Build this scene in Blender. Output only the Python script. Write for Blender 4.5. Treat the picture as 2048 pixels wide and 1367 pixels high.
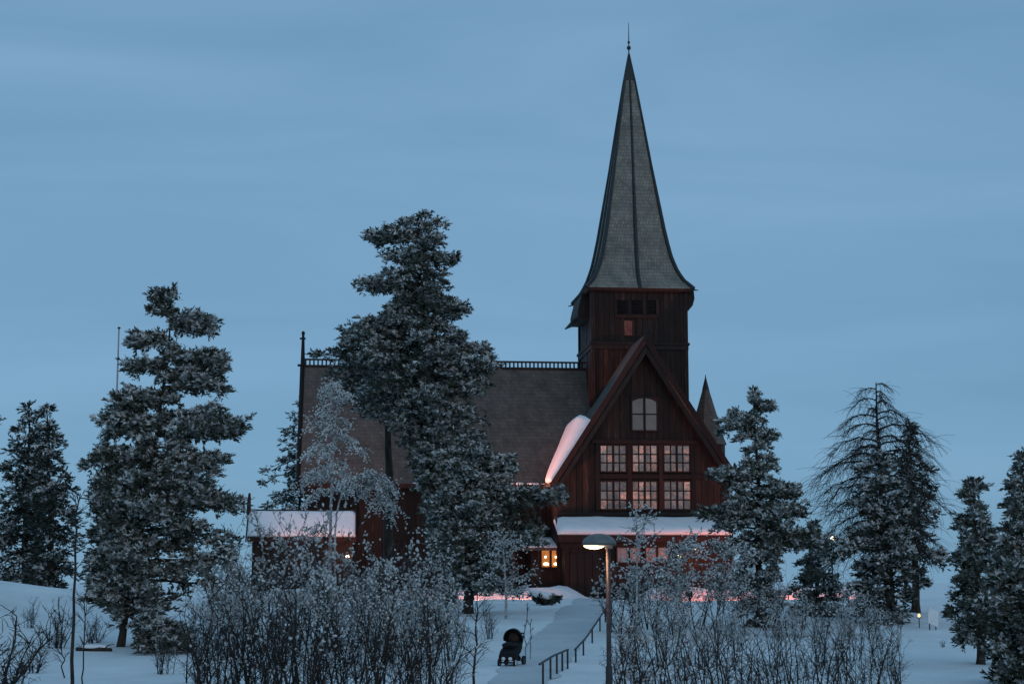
import bpy, math, random
import numpy as np
from mathutils import Vector, noise
R = math.radians
C = bpy.context.scene.collection
for o in list(bpy.data.objects): bpy.data.objects.remove(o)

# ------------------------------------------------------------------ camera, sky, light, exposure
CAMZ, PITCH, LENS = 1.15, R(8.0), 60.0
FPX = 2048 * LENS / 36.0
cam = bpy.data.objects.new('camera', bpy.data.cameras.new('camera'))
C.objects.link(cam)
cam.location = (0, 0, CAMZ); cam.rotation_euler = (R(90) + PITCH, 0, 0)
cam.data.lens = LENS; cam.data.sensor_width = 36; cam.data.clip_end = 9000; cam.data.clip_start = 0.5
bpy.context.scene.camera = cam

SUN_EL, SUN_ROT = R(14.0), R(160)          # low dusk sun behind the camera to the right, veiled by cloud
w = bpy.data.worlds.new('World'); bpy.context.scene.world = w; w.use_nodes = True
nt = w.node_tree; nt.nodes.clear()
out = nt.nodes.new('ShaderNodeOutputWorld'); bg = nt.nodes.new('ShaderNodeBackground')
sky = nt.nodes.new('ShaderNodeTexSky'); sky.sky_type = 'NISHITA'; sky.sun_disc = False
sky.sun_elevation = SUN_EL; sky.sun_rotation = SUN_ROT; sky.ozone_density = 4.0; sky.dust_density = 0.6
tc = nt.nodes.new('ShaderNodeTexCoord'); mp = nt.nodes.new('ShaderNodeMapping')
mp.inputs['Rotation'].default_value = (0, R(16), 0); mp.inputs['Scale'].default_value = (1.3, 1.3, 8.0)
nz = nt.nodes.new('ShaderNodeTexNoise'); nz.inputs['Scale'].default_value = 1.7; nz.inputs['Detail'].default_value = 5.0
nz.inputs['Roughness'].default_value = 0.5; nz.inputs['Distortion'].default_value = 0.5
cr = nt.nodes.new('ShaderNodeValToRGB')
cr.color_ramp.elements[0].position = 0.30; cr.color_ramp.elements[0].color = (0.160, 0.318, 0.485, 1)
cr.color_ramp.elements[1].position = 0.72; cr.color_ramp.elements[1].color = (0.222, 0.398, 0.588, 1)
mul = nt.nodes.new('ShaderNodeMix'); mul.data_type = 'RGBA'; mul.blend_type = 'MULTIPLY'; mul.inputs[0].default_value = 1
mul.inputs[7].default_value = (0.55, 0.85, 1.0, 1)
mix = nt.nodes.new('ShaderNodeMix'); mix.data_type = 'RGBA'; mix.inputs[0].default_value = 0.90
sc = nt.nodes.new('ShaderNodeMix'); sc.data_type = 'RGBA'; sc.blend_type = 'MULTIPLY'; sc.inputs[0].default_value = 1
sc.inputs[7].default_value = (10, 10, 10, 1)      # cloud veil expressed in the sky's own (bright) units
bg.inputs[1].default_value = 0.1
L = nt.links.new
L(tc.outputs['Generated'], mp.inputs[0]); L(mp.outputs[0], nz.inputs[0]); L(nz.outputs[0], cr.inputs[0])
L(cr.outputs[0], sc.inputs[6]); L(sky.outputs[0], mul.inputs[6]); L(mul.outputs[2], mix.inputs[6]); L(sc.outputs[2], mix.inputs[7])
L(mix.outputs[2], bg.inputs[0]); L(bg.outputs[0], out.inputs[0])

sl = bpy.data.lights.new('dusk_sun', 'SUN'); sun = bpy.data.objects.new('dusk_sun', sl); C.objects.link(sun)
sl.energy = 0.34; sl.angle = R(45); sl.color = (1.0, 0.80, 0.66)
sun.rotation_euler = (R(90) - SUN_EL, 0, R(20))
vs = bpy.context.scene.view_settings
vs.view_transform = 'Standard'; vs.look = 'None'; vs.gamma = 1; vs.use_curve_mapping = False; vs.exposure = 0.0

# ------------------------------------------------------------------ pixels to rays
CP, SP = math.cos(PITCH), math.sin(PITCH)
def ray(px, py):
    u = (px - 1024) / FPX; v = (683.5 - py) / FPX
    return Vector((u, CP - v * SP, SP + v * CP))
def P(px, py, Y):
    d = ray(px, py); return Vector((0, 0, CAMZ)) + d * (Y / d.y)
# ------------------------------------------------------------------ ground heights
GY = [-60, 0, 30, 40, 45, 52, 60, 70, 79, 87, 130, 200, 400, 6000]
GZ = [-2.3, -2.2, -2.15, -1.85, -1.58, -1.46, -1.15, -0.70, -0.18, 0, 0, -0.6, -3, -3]
def sstep(a, b, t):
    t = min(1, max(0, (t - a) / (b - a))); return t * t * (3 - 2 * t)
def zg(x, y, fine=True):
    z = float(np.interp(y, GY, GZ))
    z += 1.75 * math.exp(-((x + 27) / 9.0) ** 2 - ((y - 76) / 11.0) ** 2)          # ploughed bank at left
    xl = (x - 8.6) * 0.9954 + (y - 122) * 0.0958; yl = -(x - 8.6) * 0.0958 + (y - 122) * 0.9954
    if -34 < yl < -8 and -40 < xl < 30:                                             # snow slid off the roofs, banked up before the walls
        gap = 1 - math.exp(-((xl + 3.6) / 2.2) ** 4)
        z += gap * (0.85 + 0.35 * noise.noise((xl * 0.35, 0.0, 5.0))) * math.exp(-((yl + 12.9 - 0.5 * noise.noise((xl * 0.25, 3.0, 1.0))) / 0.95) ** 2) * sstep(-30, -24, xl) * sstep(16, 11, xl)
    near = sstep(140, 100, y) * sstep(70, 40, abs(x))
    flat = 1 - 0.9 * math.exp(-((x - 8) / 12.0) ** 2 - ((y - 118) / 10.0) ** 2)
    if near > 0:
        z += near * flat * (0.22 * noise.noise((x * 0.12, y * 0.10, 3.1)) + 0.07 * noise.noise((x * 0.5, y * 0.45, 7.7)))
        if fine:
            z += near * 0.025 * noise.noise((x * 1.7, y * 1.5, 1.7))
    return z

# ------------------------------------------------------------------ materials
def newmat(name):
    m = bpy.data.materials.new(name); m.use_nodes = True
    return m, m.node_tree, m.node_tree.nodes['Principled BSDF']
def N(t, kind, **kw):
    n = t.nodes.new(kind)
    for k, v in kw.items():
        if k in n.inputs.keys(): n.inputs[k].default_value = v
        else: setattr(n, k, v)
    return n
def ramp(t, fac, stops):
    r = t.nodes.new('ShaderNodeValToRGB'); e = r.color_ramp.elements
    while len(e) < len(stops): e.new(0.5)
    for i, (p, c) in enumerate(stops): e[i].position = p; e[i].color = (*c, 1)
    t.links.new(fac, r.inputs[0]); return r
def bump(t, b, h, strength, dist):
    bn = N(t, 'ShaderNodeBump', Strength=strength, Distance=dist)
    t.links.new(h, bn.inputs['Height']); t.links.new(bn.outputs[0], b.inputs['Normal'])
def noisy(name, c0, c1, scale=4, rough=0.8, stretch=(1, 1, 1), bs=0.0, bd=0.02, detail=6, lo=0.35, hi=0.65):
    m, t, b = newmat(name)
    tc = N(t, 'ShaderNodeTexCoord'); mp = N(t, 'ShaderNodeMapping'); mp.inputs['Scale'].default_value = stretch
    n = N(t, 'ShaderNodeTexNoise', Scale=scale, Detail=detail, Roughness=0.6)
    t.links.new(tc.outputs['Object'], mp.inputs[0]); t.links.new(mp.outputs[0], n.inputs[0])
    r = ramp(t, n.outputs[0], [(lo, c0), (hi, c1)])
    t.links.new(r.outputs[0], b.inputs['Base Color']); b.inputs['Roughness'].default_value = rough
    b.inputs['Specular IOR Level'].default_value = 0.25
    if bs: bump(t, b, n.outputs[0], bs, bd)
    return m
M = {}
def snowmat(name, c0, c1):
    m, t, b = newmat(name)
    tc = N(t, 'ShaderNodeTexCoord')
    n1 = N(t, 'ShaderNodeTexNoise', Scale=0.35, Detail=8.0, Roughness=0.62)
    n2 = N(t, 'ShaderNodeTexNoise', Scale=3.0, Detail=7.0, Roughness=0.65)
    t.links.new(tc.outputs['Object'], n1.inputs[0]); t.links.new(tc.outputs['Object'], n2.inputs[0])
    r = ramp(t, n1.outputs[0], [(0.3, c0), (0.7, c1)])
    t.links.new(r.outputs[0], b.inputs['Base Color'])
    b.inputs['Roughness'].default_value = 0.75; b.inputs['Specular IOR Level'].default_value = 0.15
    ad = N(t, 'ShaderNodeMath', operation='ADD'); t.links.new(n1.outputs[0], ad.inputs[0]); t.links.new(n2.outputs[0], ad.inputs[1])
    bump(t, b, ad.outputs[0], 0.55, 0.16)
    return m
M['snow'] = snowmat('snow', (0.72, 0.74, 0.75), (0.91, 0.92, 0.91))
M['path'] = snowmat('trodden_snow', (0.50, 0.53, 0.55), (0.66, 0.68, 0.69))
M['roofsnow'] = noisy('roof_snow', (0.80, 0.81, 0.82), (0.88, 0.88, 0.88), 1.2, 0.7, bs=0.25, bd=0.1)
M['treesnow'] = noisy('branch_snow', (0.38, 0.39, 0.38), (0.78, 0.78, 0.76), 0.8, 0.85)
M['frost'] = noisy('frosted_twig', (0.018, 0.016, 0.015), (0.14, 0.14, 0.135), 1.6, 0.85)
M['twig'] = noisy('bare_twig', (0.014, 0.012, 0.011), (0.055, 0.046, 0.040), 3, 0.9)
M['bark'] = noisy('bark', (0.018, 0.014, 0.012), (0.06, 0.045, 0.035), 6, 0.95, (1, 1, 0.25), 0.6, 0.03)
M['palebark'] = noisy('pale_bark', (0.22, 0.22, 0.21), (0.55, 0.56, 0.56), 5, 0.9, (1, 1, 2.5))
def needlemat(name, dark, light, frost):
    m, t, b = newmat(name)
    tc = N(t, 'ShaderNodeTexCoord')
    n1 = N(t, 'ShaderNodeTexNoise', Scale=1.1, Detail=5.0)
    n2 = N(t, 'ShaderNodeTexNoise', Scale=3.4, Detail=3.0)
    for n in (n1, n2): t.links.new(tc.outputs['Object'], n.inputs[0])
    r1 = ramp(t, n1.outputs[0], [(0.35, dark), (0.65, light)])
    r2 = ramp(t, n2.outputs[0], [(0.44, (0, 0, 0)), (0.66, (1, 1, 1))])
    mx = N(t, 'ShaderNodeMix'); mx.data_type = 'RGBA'; mx.inputs[7].default_value = (*frost, 1)
    t.links.new(r2.outputs[0], mx.inputs[0]); t.links.new(r1.outputs[0], mx.inputs[6])
    t.links.new(mx.outputs[2], b.inputs['Base Color']); b.inputs['Roughness'].default_value = 0.85
    b.inputs['Specular IOR Level'].default_value = 0.1
    return m
M['pine'] = needlemat('pine_needles', (0.028, 0.036, 0.024), (0.065, 0.075, 0.05), (0.24, 0.25, 0.23))
M['spruce'] = needlemat('spruce_needles', (0.020, 0.028, 0.020), (0.045, 0.055, 0.040), (0.15, 0.165, 0.155))

def woodmat(name, dark, mid, worn):
    m, t, b = newmat(name)
    tc = N(t, 'ShaderNodeTexCoord'); oi = N(t, 'ShaderNodeObjectInfo')
    ge = N(t, 'ShaderNodeNewGeometry')
    mp = N(t, 'ShaderNodeMapping'); mp.inputs['Scale'].default_value = (3.0, 3.0, 0.45)
    n1 = N(t, 'ShaderNodeTexNoise', Scale=1.6, Detail=8.0, Roughness=0.7)
    t.links.new(ge.outputs['Position'], mp.inputs[0]); t.links.new(mp.outputs[0], n1.inputs[0])
    r1 = ramp(t, n1.outputs[0], [(0.30, dark), (0.55, mid), (0.80, worn)])
    r2 = ramp(t, oi.outputs['Random'], [(0.0, (0.55, 0.55, 0.55)), (0.8, (1.05, 1.0, 1.0)), (1.0, (1.7, 1.55, 1.5))])
    mx = N(t, 'ShaderNodeMix'); mx.data_type = 'RGBA'; mx.blend_type = 'MULTIPLY'; mx.inputs[0].default_value = 1
    t.links.new(r1.outputs[0], mx.inputs[6]); t.links.new(r2.outputs[0], mx.inputs[7])
    t.links.new(mx.outputs[2], b.inputs['Base Color']); b.inputs['Roughness'].default_value = 0.7
    b.inputs['Specular IOR Level'].default_value = 0.25
    bump(t, b, n1.outputs[0], 0.4, 0.02)
    return m
M['wood'] = woodmat('tarred_red_wood', (0.013, 0.008, 0.006), (0.026, 0.012, 0.008), (0.085, 0.050, 0.038))
M['trim'] = woodmat('dark_red_trim', (0.020, 0.008, 0.006), (0.038, 0.013, 0.009), (0.06, 0.025, 0.018))
M['darkwood'] = woodmat('blackened_wood', (0.009, 0.007, 0.006), (0.018, 0.012, 0.010), (0.04, 0.028, 0.024))
def shingle(name, c0, c1, mortar, course=0.26, wid=0.22):
    m, t, b = newmat(name)
    tc = N(t, 'ShaderNodeTexCoord'); sx = N(t, 'ShaderNodeSeparateXYZ'); cx = N(t, 'ShaderNodeCombineXYZ')
    ad = N(t, 'ShaderNodeMath', operation='ADD')
    t.links.new(tc.outputs['Object'], sx.inputs[0])
    t.links.new(sx.outputs[0], ad.inputs[0]); t.links.new(sx.outputs[1], ad.inputs[1])
    t.links.new(ad.outputs[0], cx.inputs[0]); t.links.new(sx.outputs[2], cx.inputs[1])
    br = N(t, 'ShaderNodeTexBrick', Scale=1.0); br.inputs['Brick Width'].default_value = wid; br.inputs['Row Height'].default_value = course
    br.inputs['Mortar Size'].default_value = 0.018; br.inputs['Bias'].default_value = 0.0
    br.inputs['Color1'].default_value = (*c0, 1); br.inputs['Color2'].default_value = (*c1, 1); br.inputs['Mortar'].default_value = (*mortar, 1)
    t.links.new(cx.outputs[0], br.inputs[0])
    n1 = N(t, 'ShaderNodeTexNoise', Scale=0.9, Detail=10.0, Roughness=0.8); t.links.new(tc.outputs['Object'], n1.inputs[0])
    r = ramp(t, n1.outputs[0], [(0.30, (0.55, 0.56, 0.57)), (0.70, (1.45, 1.40, 1.36))])
    mx = N(t, 'ShaderNodeMix'); mx.data_type = 'RGBA'; mx.blend_type = 'MULTIPLY'; mx.inputs[0].default_value = 1
    t.links.new(br.outputs[0], mx.inputs[6]); t.links.new(r.outputs[0], mx.inputs[7]); t.links.new(mx.outputs[2], b.inputs['Base Color'])
    b.inputs['Roughness'].default_value = 0.75; b.inputs['Specular IOR Level'].default_value = 0.2
    bump(t, b, br.outputs['Fac'], -0.5, 0.02)
    return m
M['spire'] = shingle('spire_shingles', (0.185, 0.172, 0.145), (0.255, 0.235, 0.195), (0.12, 0.112, 0.095))
M['roof'] = shingle('roof_shingles', (0.098, 0.082, 0.073), (0.135, 0.110, 0.097), (0.078, 0.066, 0.058))
M['metal'] = noisy('dark_metal', (0.02, 0.022, 0.024), (0.045, 0.048, 0.05), 8, 0.5)
M['lampgrey'] = noisy('lamp_housing', (0.10, 0.115, 0.115), (0.16, 0.175, 0.175), 6, 0.45)
M['black'] = noisy('black_fabric', (0.006, 0.006, 0.008), (0.018, 0.018, 0.021), 12, 0.8)
M['brownfab'] = noisy('brown_lining', (0.03, 0.018, 0.014), (0.06, 0.035, 0.025), 12, 0.9)
M['rubber'] = noisy('rubber', (0.008, 0.008, 0.008), (0.02, 0.02, 0.02), 12, 0.7)
M['white'] = noisy('white_paint', (0.70, 0.72, 0.72), (0.80, 0.80, 0.80), 3, 0.5)
M['curtain'] = noisy('curtain', (0.22, 0.20, 0.19), (0.36, 0.33, 0.31), 3, 0.9, (9, 9, 0.3))
M['void'] = noisy('dark_louvre', (0.004, 0.003, 0.003), (0.01, 0.008, 0.007), 5, 0.9)  # near-black colour stands for the shade inside the belfry openings
def emit(name, col, strength):
    m, t, b = newmat(name)
    b.inputs['Base Color'].default_value = (*col, 1); b.inputs['Emission Color'].default_value = (*col, 1)
    b.inputs['Emission Strength'].default_value = strength
    return m
M['bulb'] = emit('warm_bulb', (1.0, 0.72, 0.38), 6.0)
M['dimbulb'] = emit('far_bulb', (1.0, 0.80, 0.52), 8.0)
M['dimlantern'] = emit('lantern_glow', (1.0, 0.62, 0.28), 1.6)
M['diffuser'] = emit('lamp_diffuser', (1.0, 0.72, 0.42), 2.6)
M['floodglass'] = emit('flood_glass', (1.0, 0.33, 0.18), 1.2)
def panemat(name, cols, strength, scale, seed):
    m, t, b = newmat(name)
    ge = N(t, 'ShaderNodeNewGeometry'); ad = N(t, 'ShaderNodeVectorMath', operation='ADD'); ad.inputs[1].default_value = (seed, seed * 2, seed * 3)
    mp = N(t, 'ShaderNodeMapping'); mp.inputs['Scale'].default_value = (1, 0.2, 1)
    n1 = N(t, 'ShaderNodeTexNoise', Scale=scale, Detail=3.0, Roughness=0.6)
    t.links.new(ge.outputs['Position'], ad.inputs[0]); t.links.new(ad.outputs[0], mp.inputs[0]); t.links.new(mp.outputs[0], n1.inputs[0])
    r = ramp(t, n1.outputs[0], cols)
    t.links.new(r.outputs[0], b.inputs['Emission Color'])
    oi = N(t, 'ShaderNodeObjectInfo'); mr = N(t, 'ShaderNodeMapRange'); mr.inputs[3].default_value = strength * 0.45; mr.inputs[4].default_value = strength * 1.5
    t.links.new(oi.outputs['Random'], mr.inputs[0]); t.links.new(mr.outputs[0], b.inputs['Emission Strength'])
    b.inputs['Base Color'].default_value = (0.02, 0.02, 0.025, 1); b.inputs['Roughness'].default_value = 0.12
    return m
PC = [(0.28, (0.03, 0.03, 0.045)), (0.42, (0.075, 0.06, 0.085)), (0.55, (0.11, 0.095, 0.085)), (0.68, (0.30, 0.11, 0.10)), (0.8, (0.34, 0.26, 0.17))]  # pane colours are emitted: painted sky reflection and dim interior glow
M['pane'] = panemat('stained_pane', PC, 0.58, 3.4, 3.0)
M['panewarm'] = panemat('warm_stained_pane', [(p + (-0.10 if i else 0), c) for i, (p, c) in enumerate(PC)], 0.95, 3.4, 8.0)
M['panegrey'] = panemat('grey_pane', [(0.3, (0.035, 0.045, 0.05)), (0.7, (0.10, 0.095, 0.105))], 0.42, 1.2, 5.0)  # grey emission, the same painted reflection for the top window
M['panelit'] = panemat('lit_pane', [(0.3, (0.25, 0.055, 0.01)), (0.7, (0.65, 0.22, 0.04))], 1.0, 2.0, 2.0)

# ------------------------------------------------------------------ mesh helpers
class MB:
    def __init__(s): s.v = []; s.f = []
    def add(s, vs, fs):
        b = len(s.v); s.v += [tuple(v) for v in vs]; s.f += [tuple(i + b for i in f) for f in fs]; return s
    def box(s, x0, x1, y0, y1, z0, z1):
        return s.add([(x0, y0, z0), (x1, y0, z0), (x1, y1, z0), (x0, y1, z0), (x0, y0, z1), (x1, y0, z1), (x1, y1, z1), (x0, y1, z1)],
                     [(0, 3, 2, 1), (4, 5, 6, 7), (0, 1, 5, 4), (1, 2, 6, 5), (2, 3, 7, 6), (3, 0, 4, 7)])
    def prism(s, pts, off):                       # planar polygon (3d points, ccw seen against off) pushed along off
        n = len(pts); a = [Vector(p) for p in pts]; o = Vector(off)
        return s.add(a + [p + o for p in a], [tuple(range(n))[::-1], tuple(range(n, 2 * n))] + [(i, (i + 1) % n, n + (i + 1) % n, n + i) for i in range(n)])
    def tube(s, pts, rad, sides=6, cap=True):
        pts = [Vector(p) for p in pts]; n = len(pts)
        if not hasattr(rad, '__len__'): rad = [rad] * n
        vs = []
        for i, p in enumerate(pts):
            d = (pts[min(i + 1, n - 1)] - pts[max(i - 1, 0)]); d = d.normalized() if d.length > 1e-9 else Vector((0, 0, 1))
            a = d.cross(Vector((0, 1, 0.01)) if abs(d.y) < 0.9 else Vector((1, 0, 0))).normalized(); b = d.cross(a)
            vs += [p + (a * math.cos(k * 2 * math.pi / sides) + b * math.sin(k * 2 * math.pi / sides)) * rad[i] for k in range(sides)]
        fs = [(i * sides + k, i * sides + (k + 1) % sides, (i + 1) * sides + (k + 1) % sides, (i + 1) * sides + k) for i in range(n - 1) for k in range(sides)]
        if cap: fs += [tuple(range(sides))[::-1], tuple(range((n - 1) * sides, n * sides))]
        return s.add(vs, fs)
    def ell(s, c, r, nu=12, nv=8, v0=-90, v1=90):
        vs = []; fs = []
        for j in range(nv + 1):
            a = R(v0 + (v1 - v0) * j / nv)
            for i in range(nu):
                t = 2 * math.pi * i / nu
                vs.append((c[0] + r[0] * math.cos(a) * math.cos(t), c[1] + r[1] * math.cos(a) * math.sin(t), c[2] + r[2] * math.sin(a)))
        for j in range(nv):
            for i in range(nu): fs.append((j * nu + i, j * nu + (i + 1) % nu, (j + 1) * nu + (i + 1) % nu, (j + 1) * nu + i))
        fs.append(tuple(range(nu))[::-1]); fs.append(tuple(nv * nu + i for i in range(nu)))
        return s.add(vs, fs)
    def build(s, name, mat, parent=None, smooth=False):
        me = bpy.data.meshes.new(name); me.from_pydata(s.v, [], s.f); me.update()
        if smooth: me.polygons.foreach_set('use_smooth', [True] * len(me.polygons))
        return link(name, me, mat, parent)
def link(name, me, mat, parent=None):
    if mat is not None and not me.materials: me.materials.append(M[mat] if isinstance(mat, str) else mat)
    o = bpy.data.objects.new(name, me); C.objects.link(o)
    if parent: o.parent = parent
    return o
def tag(o, label=None, cat=None, group=None, kind=None):
    if label: o['label'] = label
    if cat: o['category'] = cat
    if group: o['group'] = group
    if kind: o['kind'] = kind
    return o
def thing(name, label, cat, loc=(0, 0, 0), rz=0, group=None):
    o = bpy.data.objects.new(name, None); C.objects.link(o); o.location = loc; o.rotation_euler = (0, 0, rz); o.empty_display_size = 0.3
    return tag(o, label, cat, group)
def npmesh(name, V, F, smooth=False):
    me = bpy.data.meshes.new(name); k = F.shape[1]
    me.vertices.add(len(V)); me.vertices.foreach_set('co', np.ascontiguousarray(V, np.float32).ravel())
    me.loops.add(F.size); me.loops.foreach_set('vertex_index', np.ascontiguousarray(F, np.int32).ravel())
    me.polygons.add(len(F)); me.polygons.foreach_set('loop_start', np.arange(0, F.size, k, dtype=np.int32))
    try: me.polygons.foreach_set('loop_total', np.full(len(F), k, np.int32))
    except Exception: pass
    if smooth: me.polygons.foreach_set('use_smooth', np.ones(len(F), bool))
    me.update(calc_edges=True); me.validate(); return me

# ------------------------------------------------------------------ ground
def span(a, b, st): return list(np.arange(a, b, st))
def grow(a, end, st, k):
    r = []; 
    while abs(a) < end: a += math.copysign(st, a); st *= k; r.append(a)
    return r
gx = [-v for v in grow(46, 5000, 2, 1.35)][::-1] + span(-46, 46.01, 0.55) + grow(46, 5000, 2, 1.35)
gy = [-v for v in grow(20, 3000, 4, 1.6)][::-1] + span(-20, 36, 4) + span(36, 100, 0.5) + span(100, 140, 1.0) + [140] + grow(140, 6500, 3, 1.3)
V = np.array([(x, y, zg(x, y)) for y in gy for x in gx]); nx = len(gx)
idx = np.arange(len(gy) * nx).reshape(len(gy), nx)
F = np.stack([idx[:-1, :-1], idx[:-1, 1:], idx[1:, 1:], idx[1:, :-1]], -1).reshape(-1, 4)
tag(link('ground', npmesh('ground', V, F, True), 'snow'), 'snow covered hillside rising to the church', kind='structure')
def ground_at(px, Y, sink=0.0):
    p = P(px, 1250, Y); return Vector((p.x, Y, zg(p.x, Y) - sink))
# trodden path, a sheet just above the snow
rows = []
for Y, a, b in ((36, 930, 1090), (42, 955, 1080), (46, 972, 1084), (50, 992, 1118), (55, 1015, 1140), (60, 1040, 1158), (66, 1070, 1178), (72, 1100, 1196), (80, 1120, 1212), (90, 1140, 1225), (100, 1148, 1232), (108, 1150, 1236)):
    rows.append((Y, P(a, 1300, Y).x, P(b, 1300, Y).x))
ry = [r[0] for r in rows]
V = []; ys = np.arange(36, 108, 0.5); nxp = 15
for i, y in enumerate(ys):
    a = np.interp(y, ry, [r[1] for r in rows]); b = np.interp(y, ry, [r[2] for r in rows])
    for k in range(nxp):
        x = a + (b - a) * k / (nxp - 1); e = min(k, nxp - 1 - k) / 2.0
        x += 0.25 * noise.noise((x, y * 0.7, 2)) * (e < 0.6)
        V.append((x, y, zg(x, y) + 0.012 + 0.02 * min(1, e) + (0.03 * noise.noise((x * 2.6, y * 2.2, 9)) if e > 0.4 else 0)))
idx = np.arange(len(ys) * nxp).reshape(len(ys), nxp)
F = np.stack([idx[:-1, :-1], idx[:-1, 1:], idx[1:, 1:], idx[1:, :-1]], -1).reshape(-1, 4)
tag(link('path', npmesh('path', np.array(V), F, True), 'path'), 'trodden snow path climbing beside the handrail', kind='structure')

# ------------------------------------------------------------------ church frame
TH = R(5.5); CY = 122.0; CX = P(1263, 640, CY).x
church = thing('church', 'dark red timber church with tall shingled spire on the snowy hilltop', 'church', (CX, CY, 0), TH)
def Lp(px, py, yl):                                # pixel -> local (x, z) on the church plane y = yl
    d = ray(px, py); ct, st = math.cos(TH), math.sin(TH)
    o = Vector((-CX, -CY, CAMZ))
    oy = -st * o.x + ct * o.y; dy = -st * d.x + ct * d.y
    t = (yl - oy) / dy; q = o + d * t
    return ct * q.x + st * q.y, q.z
def ubox():
    if 'ubox' not in bpy.data.meshes:
        m = MB().box(-.5, .5, -.5, .5, -.5, .5); me = bpy.data.meshes.new('ubox'); me.from_pydata(m.v, [], m.f)
    return bpy.data.meshes['ubox']
PM = {}
def slab(name, mat, parent, x0, x1, y0, y1, z0, z1):
    """box object that shares one unit mesh per material"""
    if mat not in PM:
        me = ubox().copy(); me.name = 'board_' + mat; me.materials.append(M[mat]); PM[mat] = me
    o = bpy.data.objects.new(name, PM[mat]); C.objects.link(o); o.parent = parent
    o.location = ((x0 + x1) / 2, (y0 + y1) / 2, (z0 + z1) / 2); o.scale = (x1 - x0, y1 - y0, z1 - z0); return o
rp = random.Random(4)
def planks(parent, a0, a1, zb, zt, fixed, axis='x', sign=-1, wid=0.42, holes=(), mat='wood'):
    """vertical boards over a wall plane; zb / zt may be functions of the running coordinate"""
    n = max(1, round((a1 - a0) / wid)); s = (a1 - a0) / n
    for i in range(n):
        p, q = a0 + i * s, a0 + (i + 1) * s; m_ = (p + q) / 2
        lo = zb(m_) if callable(zb) else zb; hi = zt(m_) if callable(zt) else zt
        segs = [(lo, hi)]
        for (h0, h1, k0, k1) in holes:
            if q > h0 + 0.02 and p < h1 - 0.02:
                ns = []
                for (u, v) in segs:
                    if k0 > u: ns.append((u, min(v, k0)))
                    if k1 < v: ns.append((max(u, k1), v))
                segs = ns
        for (u, v) in segs:
            if v - u < 0.12: continue
            th = rp.uniform(0.03, 0.075); g = 0.012
            if axis == 'x': slab('plank', mat, parent, p + g, q - g, min(fixed, fixed + sign * th), max(fixed, fixed + sign * th), u, v)
            else: slab('plank', mat, parent, min(fixed, fixed + sign * th), max(fixed, fixed + sign * th), p + g, q - g, u, v)

HW = 3.30                                          # tower half width
YF = -8.5                                          # gable front wall
zr = Lp(900, 736, 0)[1]; XL = Lp(607, 735, 0)[0]   # nave ridge, far left end
ze = Lp(1040, 969, -5.5)[1]                        # nave eave
# ---- nave
nave = MB().prism([(XL + 0.5, -4.7, 0), (XL + 0.5, 4.7, 0), (XL + 0.5, 4.7, ze + 0.3), (XL + 0.5, 0, zr - 0.5), (XL + 0.5, -4.7, ze + 0.3)], (-XL - 0.5 - 1, 0, 0)).build('nave_wall', 'wood', church)
for sgn in (-1, 1):
    sl_ = MB(); a = (0, zr); b = (sgn * 5.5, ze); t = 0.22
    pts = [(XL, 0, zr), (XL, b[0], b[1]), (XL, b[0], b[1] - t), (XL, 0, zr - t * 1.8)]
    if sgn > 0: pts = pts[::-1]
    sl_.prism(pts, (-HW - XL + 0.02, 0, 0)).build('nave_roof', 'roof', church)
    MB().tube([(XL - 0.08, 0, zr + 0.12), (XL - 0.08, sgn * 2.7, (zr + ze) / 2 + 0.08), (XL - 0.08, sgn * 5.7, ze - 0.25)], [0.16, 0.16, 0.14], 4).build('bargeboard', 'darkwood', church)
MB().box(XL, -HW - 0.05, -5.62, -5.50, ze - 0.26, ze + 0.04).build('eave_board', 'trim', church)
planks(church, XL + 0.6, -4.0, 0.0, ze - 0.05, -4.7, mat='wood', wid=0.55)
# ridge cresting: two rails with turned balusters between
rc = MB(); zt_ = Lp(1050, 722, 0)[1]
rc.box(XL, -HW - 0.03, -0.10, 0.10, zr - 0.02, zr + 0.12); rc.box(XL, -HW - 0.03, -0.07, 0.07, zt_ - 0.12, zt_)
x = XL + 0.15
while x < -HW - 0.1:
    rc.box(x - 0.055, x + 0.055, -0.05, 0.05, zr + 0.10, zt_ - 0.10); x += 0.29
rc.build('ridge_cresting', 'darkwood', church)
fp = MB(); zt2 = Lp(611, 666, 0)[1]
fp.tube([(XL - 0.06, 0, zr - 0.6), (XL - 0.06, 0, zr + 0.8), (XL - 0.06, 0, zt2)], [0.17, 0.14, 0.09], 6)
fp.box(XL - 0.42, XL + 0.1, -0.06, 0.06, zr + 0.0, zr + 0.16); fp.box(XL - 0.30, XL + 0.12, -0.05, 0.05, zt2 - 0.45, zt2 - 0.33)
fp.ell((XL - 0.06, 0, zt2), (0.13, 0.13, 0.16), 8, 5)
fp.build('roof_finial', 'darkwood', church)
# thin icy rim along the eave
rim = MB(); rr = random.Random(2); x = -16.0
while x < -6.6:
    l = rr.uniform(0.4, 1.3); rim.ell((x + l / 2, -5.52, ze + 0.07), (l / 2, 0.16, rr.uniform(0.06, 0.11)), 8, 4); x += l * rr.uniform(0.8, 1.3)
tag(rim.build('eave_snow', 'roofsnow', None, True), 'thin broken line of snow left along the long roof edge', 'snow')
bpy.data.objects['eave_snow'].parent = None
EAVE = bpy.data.objects['eave_snow']; EAVE.location = (CX, CY, 0); EAVE.rotation_euler = (0, 0, TH)

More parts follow.
